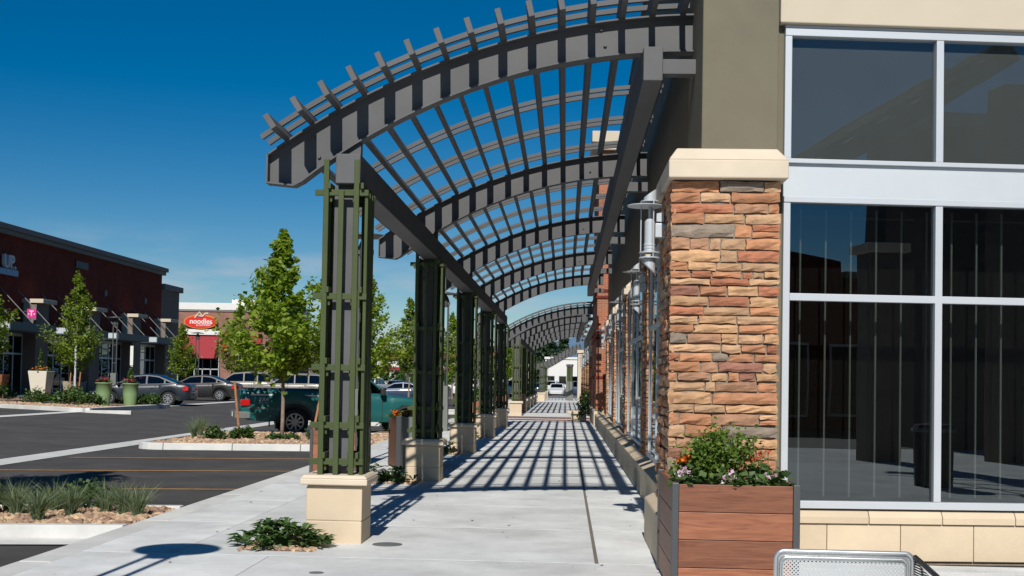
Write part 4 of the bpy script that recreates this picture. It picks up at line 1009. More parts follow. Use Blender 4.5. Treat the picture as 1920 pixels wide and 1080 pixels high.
# far buildings and trees
def block(label, x0, x1, y0, y1, h, m, roof=None, cat='building', nwin=5, band=None, zw=(1.0, 2.6)):
    t = thing('far_building', label, cat, ((x0 + x1) / 2, y0, 0))
    part('wall', MB().box((x0, y0, -.1), (x1, y1, h)), m, t)
    if roof: part('roof', MB().strip([[(x0 - .5, y0 - .5, h), (x1 + .5, y0 - .5, h), (x1 - 1.5, (y0 + y1) / 2, h + 1.6), (x0 + 1.5, (y0 + y1) / 2, h + 1.6)], [(x0 - .5, y1 + .5, h), (x1 + .5, y1 + .5, h), (x1 - 1.5, (y0 + y1) / 2, h + 1.65), (x0 + 1.5, (y0 + y1) / 2, h + 1.65)]]), roof, t)
    else: part('parapet', MB().box((x0 - .15, y0 - .15, h), (x1 + .15, y1, h + .35)), MT['white'], t)
    if band: part('awning_band', MB().box((x0 + .3, y0 - .5, zw[1] + .2), (x1 - .3, y0 - .01, zw[1] + .7)), band, t)
    for k in range(nwin):
        a = x0 + (x1 - x0) * (k + .15) / nwin; b = x0 + (x1 - x0) * (k + .85) / nwin
        w = part('window', MB().box((a, y0 - .05, zw[0]), (b, y0 - .01, zw[1])), MT['alu'], t); part('pane', MB().box((a + .1, y0 - .08, zw[0] + .1), (b - .1, y0 - .051, zw[1] - .1)), MT['darkglass'], w)
    return t
block('distant white shop with red awning band and red tiled roof', -30, -17.5, 190, 205, 4.6, MT['white'], MT['redroof'], band=MT['redawning'])
block('distant red roofed building behind the fourth trellis post', -17.0, -9.5, 205, 216, 5.4, MT['cream'], MT['redroof'])
block('large distant white building at the end of the walkway', -3.2, 6, 190, 215, 5.0, MT['white'], zw=(1, 2.4))
block('low distant tan building left of the walkway end', -9.3, -5.2, 175, 186, 3.6, MT['cream'], zw=(.8, 2.4), nwin=3)
block('distant dark low shop behind the parked cars', -60, -31, 180, 195, 5.0, MT['pilaster'], nwin=8)

# ================================================================== TREES
def crown_r(t): return (t / .28) ** .55 if t < .28 else max(0., 1 - ((t - .28) / .72) ** .95) ** 1.05
_trees = {}
def tree_mesh(kind, h, R, z0, n, ls, seed):
    q = np.random.RandomState(seed); tr = MB(); pts = []
    ph = [q.uniform(0, 6.28) for _ in range(3)]
    axis = lambda z: Vector((.05 * math.sin(z * .9 + ph[0]), .05 * math.sin(z * .8 + ph[1]), z))
    zs = np.linspace(-.1, h * .96, 12); tr.tube([axis(z) for z in zs], [max(.008, .058 * (1 - .92 * max(0, z) / h)) for z in zs], 8)
    nl = 36
    for i in range(nl):
        t = (i + q.uniform(0, .8)) / nl; zt_ = z0 + (h - z0) * t * .97
        r = R * crown_r(t) * q.uniform(.5, 1.25) + .07; a = i * 2.4 + q.uniform(-.4, .4); rise = r * q.uniform(.45, 1.25)
        zb_ = max(z0 * .82, zt_ - rise * .75); p0 = axis(zb_); tip = Vector((p0.x + r * math.cos(a), p0.y + r * math.sin(a), min(zt_ + rise * .2, h)))
        mid = p0.lerp(tip, .5) + Vector((0, 0, -.05 * r)); tr.tube([p0, mid, tip], [.018, .012, .004], 5)
        m = int(n / nl * (.35 + .9 * r / R)); s = np.clip(q.beta(2.2, 1.3, m), .12, 1.0)
        P = np.array([p0.lerp(mid, min(1, 2 * x)) if x < .5 else mid.lerp(tip, 2 * x - 1) for x in s]); P += q.normal(size=P.shape) * (.055 + .085 * r) * np.array([1, 1, .8]); pts.append(P)
    m = int(n * .035); P = np.array([axis(z) for z in q.uniform(h * .86, h, m)]) + q.normal(size=(m, 3)) * .05; pts.append(P)
    me = tr.mesh('trunk', MT['bark'], True)
    return me, leaves(np.concatenate(pts), ls, 'crown', MT[kind], seed, up=.5)
def tree(label, loc, h=5.5, R=1.15, z0=1.75, n=5600, ls=.13, seed=1, kind='leaf', scale=None, rz=0, group='young maple trees in the planting islands'):
    key = (kind, h, R, z0, n, ls, seed)
    if key not in _trees: _trees[key] = tree_mesh(*key)
    a, b = _trees[key]
    t = thing('maple_tree', label, 'tree', loc, rz, group)
    part('trunk', a, None, t, world=False); part('crown', b, None, t, world=False)
    if scale: t.scale = scale
    return t
tree('young maple between two wooden stakes beside the teal truck', (-7.7, 32.3, 0), seed=11, R=1.55, ls=.15, n=8600)
tree('young maple behind the teal truck, right of the nearest post', (-7.45, 45.6, 0), seed=12, R=1.4, h=5.45)
tree('slim young maple just left of the second trellis post', (-7.95, 61, 0), seed=13, R=.95, h=5.7, z0=1.9, kind='leaf2')
tree('young maple seen between the second and third trellis posts', (-7.1, 75, 0), seed=12, R=1.1, h=5.45, scale=(1, 1, 1.05), rz=2)
tree('young maple seen between the third and fourth trellis posts', (-6.3, 88, 0), seed=11, R=1.2, rz=1.2)
tree('young maple just left of the second pergola', (-4.9, 96, 0), seed=13, R=.95, h=5.7, z0=1.9, kind='leaf2', scale=(1.25, 1.25, .95), rz=3)
tree('young maple behind the posts of the second pergola', (-5.6, 118, 0), seed=12, R=1.1, h=5.45, rz=4, scale=(1.3, 1.3, 1.1))
tree('tall young maple in the bed before the dark brick shops', (-25.1, 60.5, .2), seed=14, R=1.6, h=6.5, z0=1.7, kind='leaf2', n=6500)
tree('small maple in front of the red awning', (-24.3, 75, 0), seed=15, R=1.35, h=4.7, z0=1.6, kind='leaf2', n=5200)
tree('maple half behind the staked young maple', (-24.2, 88, 0), seed=14, R=1.6, h=6.5, z0=1.7, kind='leaf2', n=6500, rz=2, scale=(1.2, 1.2, 1.05))
tree('maple cut off by the left edge of the photo above the canopy', (-25.2, 51.0, .2), seed=15, R=1.35, h=4.7, z0=1.6, kind='leaf2', n=5200, rz=1, scale=(1.1, 1.1, 1.2))
tree('maple right of the red awning shop, behind the staked maple', (-19.0, 92, 0), seed=13, R=.95, h=5.7, z0=1.9, kind='leaf2', rz=1, scale=(1.2, 1.2, 1.0))
tree('maple beyond the near planting island, outside the left edge, shading the asphalt', (-8.3, 12.4, 0), seed=16, R=1.7, h=6.6, z0=3.0, n=9000, ls=.16)
# stakes
def stake(label, b, t_):
    obj('tree_stake', MB().tube([(b[0], b[1], -.2), t_], .034, 8), MT['stake'], label=label, cat='stake', group='wooden tree stakes')
stake('leaning wooden stake left of the staked maple', (-8.55, 31.4, 0), (-8.68, 31.2, 1.42)); stake('leaning wooden stake right of the staked maple', (-6.85, 32.3, 0), (-6.58, 32.5, 1.5))
stake('short wooden stake left of the maple before the brick shops', (-25.35, 60.2, .2), (-25.25, 60.3, 1.55)); stake('short wooden stake right of the maple before the brick shops', (-24.85, 60.2, .2), (-24.75, 60.3, 1.6))
# conifers and background woods
def conifer(label, x, y, h, r, seed):
    t = thing('conifer_tree', label, 'tree', (x, y, 0), 0, 'dark conifers beyond the end of the walkway'); q = np.random.RandomState(seed); P = []
    for i in range(26):
        f = (i + .5) / 26; z = h * (.12 + .88 * f); rr = r * (1 - f) ** .85 + .1
        for k in range(9):
            a = q.uniform(0, 6.28); s = q.uniform(.2, 1, 9)[:, None]; P.append(np.array([x, y, z]) + np.concatenate([rr * s * math.cos(a), rr * s * math.sin(a), -.22 * rr * s], 1) + q.normal(size=(9, 3)) * .18)
    part('trunk', MB().tube([(x, y, -.1), (x, y, h)], [.2, .03], 6), MT['bark'], t); part('crown', leaves(np.concatenate(P), .75, 'crown', MT['conifer'], seed, up=.2), None, t)
for i, (x, h, r) in enumerate(((-10.5, 9.6, 2.0), (-8.2, 12.0, 2.3), (-5.6, 10.4, 2.2), (-3.0, 12.4, 2.5), (-.4, 11.2, 2.4))):
    conifer(('leftmost of the five', 'second from the left of the five', 'middle one of the five', 'second from the right of the five', 'rightmost of the five')[i] + ' dark conifers beyond the walkway end', x, 225 + 6 * (i % 3), h, r, 90 + i)
def wood(name, x0, x1, y, h, n, seed, m='conifer', ls=1.1):
    q = np.random.RandomState(seed); P = []
    for k in range(n):
        cx = q.uniform(x0, x1); hh = h * q.uniform(.6, 1.15); P.append(np.array([cx, y + q.uniform(-6, 6), hh * .55]) + q.normal(size=(110, 3)) * np.array([1.7, 1.5, hh * .22]))
    obj(name, leaves(np.concatenate(P), ls, name, MT[m], seed, up=.3), None, kind='stuff')
wood('far_woods', -75, -8, 262, 8.5, 46, 5); wood('far_woods', -8, 70, 275, 8.5, 40, 6); wood('far_hedge', -26, -12, 172, 3.2, 16, 7, 'shrub', .5); wood('far_woods', -140, -60, 240, 9, 40, 8)

# ================================================================== BED PLANTS
def grassclump(label, x, y, z, h, n, seed, m='grass', spread=.2, group='tall grass clumps in the near planting island', wid=.0055):
    t = thing('grass_clump', label, 'grass', (x, y, z), 0, group)
    part('blades', blades([(x, y, z, 1.)], 'blades', MT[m], seed, n, h, spread, wid), None, t); part('tuft_base', MB().lathe([(0, -.03), (.05, -.03), (.03, .06), (0, .07)], 8, (x, y, z), caps=False), MT['grass2'], t)
    return t
GC = ((-5.55, 13.35, .46, 230, 'widest fresh green grass clump left of centre in the near island'), (-5.3, 13.75, .44, 130, 'small grass clump behind the widest one in the near island'), (-5.03, 13.6, .48, 150, 'thin grass clump in the middle of the near island'),
      (-4.83, 13.5, .46, 170, 'grass clump at the right end of the near island'), (-6.15, 13.3, .48, 170, 'grass clump third from the left in the near island'), (-6.4, 13.65, .46, 150, 'grass clump behind the yellow flowered plant in the near island'))
for i, (x, y, h, n, lb) in enumerate(GC): grassclump(lb, x, y, -.04, h, n, 20 + i, spread=.26 + .05 * (i % 3), wid=.0045)
t = leafy('leafy green plant with yellow flowers at the left edge of the near island', (-6.52, 13.25, -.03), .22, .4, 'lime', 420, .07, 33, name='flowering_plant', cat='flower')
for k in range(3):
    f = part('flower_head', leaves(np.array([-6.5 + .1 * k, 13.1, .3 + .03 * k]) + np.random.RandomState(k).normal(size=(14, 3)) * .018, .04, 'flower_head', MT['petal_y'], k), None, t, kind='stuff')
grassclump('sparse seedy grass clump at the front of the near island', -5.75, 12.95, -.04, .42, 200, 27, 'grass', .3); grassclump('dark bladed clump between the second and third grass clumps of the near island', -5.9, 13.7, -.04, .44, 130, 28, 'grass', .24)
leafy('low dark leafy groundcover behind the grasses of the near island', (-5.7, 14.1, -.05), .42, .3, 'shrub', 900, .05, 35)
grassclump('pale dry grass clump left in the staked maple island', -9.35, 30.0, -.04, .62, 170, 41, 'grass', .34, 'grasses in the staked maple island'); grassclump('straw coloured grass clump in the staked maple island', -8.95, 29.9, -.04, .5, 130, 42, 'grass2', .26, 'grasses in the staked maple island')
grassclump('feathery green grass clump behind the straw coloured one', -9.55, 31.2, -.04, .7, 150, 43, 'grass', .36, 'grasses in the staked maple island')
for i, (x, y, r, h, lb) in enumerate(((-8.75, 29.8, .26, .34, 'small dark green shrub next to the straw coloured grass'), (-8.1, 30.0, .28, .3, 'green shrub between the straw grass and the staked maple'), (-7.35, 30.3, .2, .16, 'low green ground plant left of the staked maple'), (-6.95, 30.2, .2, .17, 'low green ground plant below the right stake'), (-6.4, 30.6, .24, .26, 'green shrub right of the right hand stake'), (-5.4, 38.5, .5, .5, 'dark green grassy shrub in the bed before the truck nose'), (-5.1, 36.3, .45, .45, 'green shrub in the bed near the truck front wheel'))):
    leafy(lb, (x, y, -.05), r, h, 'shrub', int(900 * r / .25), .07, 100 + i, group='shrubs in the car park islands')
for i, (x, y, r, h) in enumerate(((-26.0, 54.5, .6, .8), (-23.8, 52.8, .55, .65), (-23.0, 52.2, .5, .45), (-22.0, 52.0, .45, .4), (-21.4, 50.4, .6, .6), (-20.4, 49.6, .5, .6), (-19.7, 49.0, .5, .5), (-17.9, 51.0, .5, .5), (-18.3, 51.8, .45, .4), (-18.95, 51.6, .45, .45), (-24.6, 59.2, .5, .7))):
    lb = ('leftmost bush in the bed before the brick shops', 'second bush from the left before the brick shops', 'low bush left of the white planter', 'low bush in front of the white planter', 'bush in front of the taupe planter', 'bush between the pole sign and the first sage planter', 'bush just left of the first sage green planter', 'bush right of the second sage green planter', 'small bush at the right end of the bed by the sedan', 'bush between the two sage green planters', 'bush at the foot of the tall maple')[i]
    leafy(lb, (x, y, .2), r, h, 'shrub', int(800 * r), .12, 140 + i, group='bushes in the bed before the brick shops')
# big planters
def urn(label, x, y, z, h, r0, r1, m, square=False, flower=None, seed=0):
    t = thing('planter_urn', label, 'planter', (x, y, z)); k = dict(world=False)
    if square: part('body', MB().frustum(0, h, (r0, r0), (r1, r1)), m, t, bevel=.02, **k); part('soil', MB().box((-r1 * .9, -r1 * .9, h + .002), (r1 * .9, r1 * .9, h + .03)), MT['soil'], t, **k)
    else:
        part('body', MB().lathe([(0, 0), (r0, 0), (r0 * 1.02, .03), ((r0 + r1) / 2 + .03, h * .55), (r1, h - .05), (r1 + .025, h - .045), (r1 + .025, h), (r1 - .04, h), (r1 - .05, h - .1), (0, h - .1)], 30, caps=False), m, t, smooth=True, **k)
        part('soil', MB().lathe([(0, h - .08), (r1 - .055, h - .08)], 20, caps=False), MT['soil'], t, **k)
    if flower:
        q = np.random.RandomState(seed); P = np.stack([q.normal(size=160) * r1 * .45, q.normal(size=160) * r1 * .45, h + np.abs(q.normal(size=160)) * .09], 1)
        part('foliage', leaves(P[:110], .09, 'foliage', MT['shrub'], seed), None, t, world=False); part('flower_head', leaves(P[110:] + np.array([0, 0, .07]), .09, 'flower_head', MT[flower], seed), None, t, world=False)
    return t
urn('first sage green round planter, left of the pair', -19.35, 49.6, .18, 1.0, .24, .325, MT['sage'], flower='petal_m', seed=1)
urn('second sage green round planter, right of the pair', -18.5, 50.4, .18, .98, .24, .32, MT['sage'], flower='petal_m', seed=2)
urn('white square tapered planter with orange flowers before the brick shops', -27.1, 61, .2, 1.42, .33, .5, MT['offwhite'], True, 'petal_o', 3)
urn('taupe square planter beside the white one', -25.95, 62.5, .2, .9, .36, .48, MT['taupe'], True, 'petal_r', 4)
urn('rust orange planter at the left edge of the photo', -28.9, 60, .2, 1.2, .3, .42, MT['rust'], True, None, 5)
for i, (x, y, h, lb) in enumerate(((-27.15, 61, 1.3, 'slim green column shrub in the white planter'), (-18.5, 50.4, .7, 'slim green column shrub in the second sage planter'), (-34.0, 109.5, 1.9, 'slim green column shrub at the restaurant window'))):
    t = thing('column_shrub', lb, 'shrub', (x, y, 1.0)); q = np.random.RandomState(i); f = q.uniform(0, 1, 420); a = q.uniform(0, 6.28, 420); r = .2 * (1 - f * .8) * np.sqrt(q.uniform(0, 1, 420)); b0 = 1.5 if i == 0 else (1.15 if i == 1 else .5)
    part('foliage', leaves(np.stack([x + r * np.cos(a), y + r * np.sin(a), b0 + h * f], 1), .1, 'foliage', MT['shrub'], i), None, t)
t = thing('sign_post', 'thin grey metal sign post in the bed before the brick shops', 'sign', (-24.9, 60, 0)); part('post', MB().box((-24.94, 59.97, -.1), (-24.86, 60.03, 3.15)), MT['alu'], t); part('sign_plate', MB().box((-24.96, 59.955, 2.7), (-24.84, 59.969, 3.1)), MT['alu'], t)
t = thing('sign_post', 'pale narrow post sign right of the first sage planter', 'sign', (-22.3, 61, 0)); part('post', MB().box((-22.42, 61, -.1), (-22.32, 61.06, 3.0)), MT['white'], t); part('sign_plate', MB().box((-22.45, 60.97, 2.0), (-22.29, 60.999, 3.0)), MT['white'], t)
# slim dark light masts far over the car park
for i, (x, y) in enumerate(((-26, 190), (-13.8, 104))):
    t = thing('light_mast', ('far light mast over the distant white shop', 'light mast between the maples past the truck')[i], 'lamp', (x, y, 0)); h = 9 if i == 0 else 6.3
    part('pole', MB().tube([(x, y, -.1), (x, y, h)], [.09, .06], 8), MT['lampdark'], t); part('lamp_head', MB().box((x - .5, y - .15, h), (x + .5, y + .15, h + .12)), MT['lampdark'], t)
# green trellis pylon at the end of the walkway
t = thing('pylon_sign', 'pale pylon with a green panel standing at the end of the walkway', 'sign', (.35, 98, 0))
part('pedestal', MB().box((.05, 97.7, 0), (.65, 98.3, 1.55)), MT['cabinet'], t, bevel=.02); part('panel', MB().box((.1, 97.8, 1.551), (.6, 98.2, 2.75)), MT['green'], t); part('top_plate', MB().box((.05, 97.75, 2.751), (.65, 98.25, 2.95)), MT['steel'], t)

# ================================================================== VEHICLES
def wheel(t, x, y, r, w, spokes=8, side=1):
    """tyre with a spoked alloy rim, axis along y"""
    k = dict(world=False)
    M = Matrix.Translation((x, y, r)) @ Matrix.Rotation(-side * math.pi / 2, 4, 'X')
    a = MB().lathe([(r * .62, -w / 2), (r * .9, -w / 2), (r, -w * .32), (r, w * .32), (r * .9, w / 2), (r * .64, w / 2 - .006), (r * .62, w / 2 - .03), (0, w / 2 - .11)], 28, caps=False).xf(M)
    o = part('wheel', a, MT['tyre'], t, smooth=False, **k)
    b = MB().lathe([(r * .66, w / 2 - .03), (r * .66, w / 2 + .002), (r * .58, w / 2 + .004), (r * .55, w / 2 - .05)], 28, caps=False)
    for s in range(spokes):
        an = 2 * math.pi * s / spokes; c, d = math.cos(an), math.sin(an)
        b.bar((c * r * .12, d * r * .12, w / 2 - .022), (c * r * .6, d * r * .6, w / 2 - .02), r * .13, .03, (0, 0, 1))
    b.lathe([(0, w / 2 - .05), (r * .17, w / 2 - .045), (r * .15, w / 2 + .004), (0, w / 2 + .006)], 14, caps=False)
    part('rim', b.xf(M), MT['rim'], o, **k); return o
def interp(pts, x):
    pts = sorted(pts); return float(np.interp(x, [p[0] for p in pts], [p[1] for p in pts]))
def vehicle(label, loc, rz, Lh, W, top, roof, axles, wr, pm, clear=.22, cat='car', name='parked_car', pillars=(), plan=None, side_glass=None, group=None, spokes=8, detail=True, arch_pad=.07, hw_roof=.74, zoff=-.15):
    """lofted body: 'top' is the bonnet / belt / boot line, 'roof' the cabin outline (x,z) from windscreen foot to rear foot; nose towards +x"""
    t = thing(name, label, cat, (loc[0], loc[1], zoff), rz, group); k = dict(world=False); H2 = W / 2
    plan = plan or [(-Lh, .80), (-Lh + .12, .91), (-Lh + .5, .985), (0, 1), (Lh - .7, .97), (Lh - .25, .86), (Lh, .66)]
    xs = set(np.linspace(-Lh, Lh, 30).round(3))
    for ax in axles:
        for a in np.linspace(0, math.pi, 13): xs.add(round(ax + (wr + arch_pad) * math.cos(a), 3))
    xs |= {round(x, 3) for x, _ in top if -Lh <= x <= Lh}; xs = sorted(xs)
    def bot(x):
        z = clear + .10 * max(0, abs(x) - Lh + .45) / .45
        for ax in axles:
            d = abs(x - ax)
            if d <= wr + arch_pad: z = max(z, wr + math.sqrt(max(0, (wr + arch_pad) ** 2 - d * d)) - .01)
        return z
    T = (0, .12, .32, .55, .78, .93, 1.0); Pf = (.955, .985, 1.0, 1.0, .985, .955, .90)
    secs = []
    for x in xs:
        b, tp = bot(x), interp(top, x); tp = max(tp, b + .04); w = H2 * interp(plan, x)
        sec = [(x, -w * p, b + (tp - b) * q) for q, p in zip(T, Pf)]
        sec += [(x, -w * .55, tp + .018), (x, 0, tp + .026), (x, w * .55, tp + .018)]
        sec += [(x, w * p, b + (tp - b) * q) for q, p in zip(T[::-1], Pf[::-1])]; secs.append(sec)
    mb = MB().strip(secs, closed=False)
    n = len(secs[0]); mb.f.append(tuple(range(n))); mb.f.append(tuple(len(secs) * n - n + i for i in range(n))[::-1]); mb.mi += [0, 0]
    body = part('body', mb, pm, t, smooth=True, **k)
    es = body.modifiers.new('edges', 'EDGE_SPLIT'); es.split_angle = RAD(32)
    part('underbody', MB().box((-Lh + .2, -H2 * .8, clear + .03), (Lh - .2, H2 * .8, clear + .32)), MT['blacktrim'], t, **k)
    for ax in axles:
        part('wheel_well', MB().box((ax - wr - arch_pad, -H2 * .84, clear + .05), (ax + wr + arch_pad, H2 * .84, wr * 2 + arch_pad - .02)), MT['blacktrim'], t, **k)
    # cabin
    rxs = sorted(set(np.linspace(roof[0][0], roof[-1][0], 22).round(3)) | {round(x, 3) for x, _ in roof}); lo, hi = rxs[0], rxs[-1]
    belt = lambda x: interp(top, x)
    wb = lambda x: H2 * interp(plan, x) * .90
    def wside(x, f):
        return wb(x) + (H2 * hw_roof - wb(x)) * f
    zmax = max(z for _, z in roof)
    cs = []
    for x in rxs:
        b = belt(x) - .03; r = max(interp(roof, x), b + .012); fr = (r - b) / max(.2, zmax - b); sec = []
        for f in (0, .35, .7, .93): sec.append((x, -wside(x, f * fr), b + (r - b) * f))
        sec += [(x, -wside(x, fr) * .88, r), (x, 0, r + .025 * fr), (x, wside(x, fr) * .88, r)]
        for f in (.93, .7, .35, 0): sec.append((x, wside(x, f * fr), b + (r - b) * f))
        cs.append(sec)
    cb = MB().strip(cs, closed=False); cb.f += [tuple(range(11)), tuple(len(cs) * 11 - 11 + i for i in range(11))[::-1]]; cb.mi += [0, 0]
    cabin = part('cabin', cb, pm, t, smooth=True, **k); e2 = cabin.modifiers.new('edges', 'EDGE_SPLIT'); e2.split_angle = RAD(32)
    # glass: side windows between the pillars, screens front and rear, a little proud of the shell
    segs = side_glass
    for s in (-1, 1):
        for a, b in segs:
            q = MB(); st = []
            for x in np.linspace(a, b, 7):
                z0 = belt(x) + .035; r = interp(roof, x); z1 = max(z0 + .01, r - .085); fr = lambda z: (z - belt(x) + .03) / max(.2, zmax - belt(x) + .03)
                st.append([(x, s * (wside(x, fr(z)) + .008), z) for z in (z0, (z0 + z1) / 2, z1)])
            q.strip(st, closed=False); part('side_window', q, MT['carglass'], t, smooth=False, **k)
    for (xa, xb) in ((roof[0][0], roof[1][0]), (roof[-1][0], roof[-2][0])):
        q = MB(); st = []; dx = xb - xa
        for f in (.1, .5, .93):
            x = xa + dx * f; r = interp(roof, x); fr = (r - belt(x)) / max(.2, zmax - belt(x)); ww = wside(x, max(0, fr)) * .84; up = .022
            st.append([(x, -ww, r + .008), (x, 0, r + up + .014), (x, ww, r + .008)])
        if abs(dx) > .08: q.strip(st, closed=False); part('windscreen' if xa > 0 else 'rear_window', q, MT['carglass'], t, **k)
    for ax in axles:
        for s in (-1, 1): wheel(t, ax, s * (H2 - .12), wr, .21, spokes, s)
    if detail:
        zt_f, zt_r = interp(top, Lh - .2), interp(top, -Lh + .15)
        for s in (-1, 1):
            part('headlight', MB().strip([[(Lh - .32, s * H2 * .875, zt_f - .2), (Lh - .32, s * H2 * .875, zt_f - .07), (Lh - .12, s * H2 * .5, zt_f - .08), (Lh - .1, s * H2 * .5, zt_f - .2)], [(Lh - .16, s * H2 * .8, zt_f - .2), (Lh - .2, s * H2 * .8, zt_f - .09), (Lh - .0, s * H2 * .52, zt_f - .09), (Lh + .02, s * H2 * .52, zt_f - .2)]]), MT['headlight'], t, **k)
            part('tail_light', MB().strip([[(-Lh + .34, s * H2 * .955, zt_r - .27), (-Lh + .3, s * H2 * .955, zt_r - .08), (-Lh + .04, s * H2 * .55, zt_r - .1), (-Lh + .02, s * H2 * .55, zt_r - .26)], [(-Lh + .1, s * H2 * .94, zt_r - .27), (-Lh + .08, s * H2 * .93, zt_r - .08), (-Lh - .015, s * H2 * .57, zt_r - .1), (-Lh - .02, s * H2 * .57, zt_r - .26)]]), MT['taillight'], t, **k)
            part('mirror', MB().cbox((roof[0][0] - .25, s * (wb(roof[0][0]) + .13), belt(roof[0][0]) + .09), (.12, .2, .13)), pm, t, bevel=.03, **k)
            for j, x in enumerate(pillars):
                part('door_seam', MB().box((x - .006, min(s * H2 * .95, s * H2 * 1.004), clear + .14), (x + .006, max(s * H2 * .95, s * H2 * 1.004), belt(x) - .06)), MT['blacktrim'], t, **k)
                part('door_handle', MB().cbox((x + .16, s * (H2 * 1.0 + .006), belt(x) - .17), (.17, .03, .03)), pm, t, bevel=.01, **k)
        part('licence_plate', MB().box((-Lh - .03, -.16, .5), (-Lh - .012, .16, .64)), MT['plate'], t, **k)
        part('bumper_trim', MB().box((-Lh + .02, -H2 * .7, clear + .1), (-Lh + .3, H2 * .7, clear + .16)), MT['blacktrim'], t, **k)
    return t
SED_TOP = [(-2.35, .80), (-2.28, .96), (-2.1, 1.01), (-1.55, 1.03), (-.9, .985), (.2, .95), (.95, .93), (1.5, .86), (2.05, .74), (2.28, .62), (2.35, .52)]
SED_ROOF = [(1.2, .93), (.35, 1.39), (-.3, 1.455), (-.85, 1.40), (-1.75, 1.03)]
def sedan(label, loc, rz, pm, **k):
    return vehicle(label, loc, rz, 2.35, 1.82, SED_TOP, SED_ROOF, (1.4, -1.35), .325, pm, pillars=(.12, -.75), side_glass=((-.28, .98), (-1.12, -.36), (-1.48, -1.2)), **k)
SUV_TOP = [(-2.3, .8), (-2.25, 1.05), (-1.2, 1.08), (.9, 1.06), (1.35, 1.02), (2.1, .92), (2.25, .8), (2.3, .6)]
SUV_ROOF = [(1.15, 1.05), (.4, 1.62), (-.4, 1.70), (-1.75, 1.67), (-2.22, 1.08)]
def suv(label, loc, rz, pm, **k):
    return vehicle(label, loc, rz, 2.3, 1.86, SUV_TOP, SUV_ROOF, (1.38, -1.35), .36, pm, pillars=(.1, -.8), side_glass=((-.25, .9), (-1.08, -.33), (-1.92, -1.16)), clear=.27, hw_roof=.78, **k)
# teal pickup
PK_TOP = [(-2.95, .98), (-2.92, 1.30), (-2.8, 1.335), (-.47, 1.335), (-.45, 1.26), (1.15, 1.235), (1.3, 1.20), (2.35, 1.12), (2.7, 1.03), (2.85, .88), (2.95, .6)]
PK_ROOF = [(1.4, 1.2), (.7, 1.80), (.45, 1.86), (-.2, 1.86), (-.43, 1.82), (-.51, 1.24)]
PKX, PKY, PKR = -6.85, 36.1, RAD(20)
pk = vehicle('dark teal pickup truck parked nose in beside the staked maple', (PKX, PKY), PKR, 2.95, 2.0, PK_TOP, PK_ROOF, (1.92, -1.42), .40, MT['p_teal'], clear=.42, cat='pickup truck', name='pickup_truck', pillars=(-.35,), side_glass=((-.31, .3), (.37, 1.17)), spokes=9, detail=False, arch_pad=.09, hw_roof=.80,
    plan=[(-2.95, .93), (-2.8, .965), (-2.4, 1.0), (0, 1), (2.2, .985), (2.6, .92), (2.95, .74)])
k = dict(world=False); H2 = .99
part('bumper', MB().box((-3.13, -.86, .50), (-2.96, .86, .70)).box((-3.02, -.97, .5), (-2.7, -.93, .70)).box((-3.02, .93, .5), (-2.7, .97, .70)), MT['cabinet'], pk, bevel=.02, **k)
part('tailgate', MB().box((-2.985, -.74, .76), (-2.94, .74, 1.31)), MT['p_teal'], pk, bevel=.015, **k)
part('licence_plate', MB().box((-3.145, -.16, .53), (-3.131, .16, .67)), MT['plate'], pk, **k)
part('bed_cover', MB().box((-2.82, -.86, 1.30), (-.55, .86, 1.375)), MT['blacktrim'], pk, bevel=.02, **k)
for s in (-1, 1):
    part('tail_light', MB().box((-2.99, s * .965 - .055, .86), (-2.7, s * .965 + .04, 1.06)), MT['taillight'], pk, bevel=.04, **k)
    a = MB(); st = []
    for ax in (1.92, -1.42):
        for q in range(0, 19):
            an = math.pi * q / 18; st.append([(ax + (.475 + d) * math.cos(an), s * (H2 + e), (.39 + .475*0) + (.475 + d) * math.sin(an)) for d, e in ((-.01, -.03), (-.01, .035), (.055, .03), (.06, -.01))])
        a.strip(st); part('wheel_arch_trim', a, MT['blacktrim'], pk, **k); a = MB(); st = []
    part('side_moulding', MB().box((-2.75, s * .992 - .012, .79), (-2.2, s * .992 + .012, .83)), MT['cabinet'], pk, **k)
    part('bed_rail_strip', MB().box((-2.7, s * .962 - .02, 1.17), (-2.05, s * .962 + .045, 1.21)), MT['railwhite'], pk, **k)
    part('bed_rail_strip', MB().box((-1.5, s * .968 - .02, 1.16), (-.75, s * .968 + .045, 1.2)), MT['railwhite'], pk, **k)
    part('mud_flap', MB().box((-1.97, s * .87 - .12, .2), (-1.95, s * .87 + .12, .6)), MT['blacktrim'], pk, **k)
    part('mirror', MB().cbox((1.13, s * 1.12, 1.33), (.14, .22, .24)), MT['blacktrim'], pk, bevel=.04, **k)
    part('door_handle', MB().cbox((-.17, s * 1.0, 1.07), (.2, .04, .045)), MT['blacktrim'], pk, bevel=.01, **k)
    for x in (-.41, 1.15, -.53): part('door_seam', MB().box((x - .008, s * .985 - .012, .5), (x + .008, s * .985 + .012, 1.2)), MT['blacktrim'], pk, **k)
    part('headlight', MB().box((2.65, s * .8 - .12, .8), (2.9, s * .8 + .05, 1.0)), MT['headlight'], pk, bevel=.03, **k)
for body, size, x, z in (('FX4', .16, -2.32, 1.05), ('OFF ROAD', .062, -2.32, .945)):
    me = text_mesh(body, size, .002); me.materials.append(MT['white']); part('decal', me, None, pk, world=False, loc=(x, -.996, z), rot=(math.pi / 2, 0, 0))
sedan('dark slate grey sedan parked behind the sage green planters', (-19.9, 56.0), RAD(184), MT['p_slate'], zoff=.11)
sedan('charcoal sedan parked between the slate sedan and the teal truck', (-20.8, 67.5), RAD(183), MT['p_char'], zoff=.11)
suv('silver beige crossover behind the charcoal sedan', (-20.3, 74.5), RAD(185), MT['p_silver'], zoff=.11, group='silver sport utility cars')
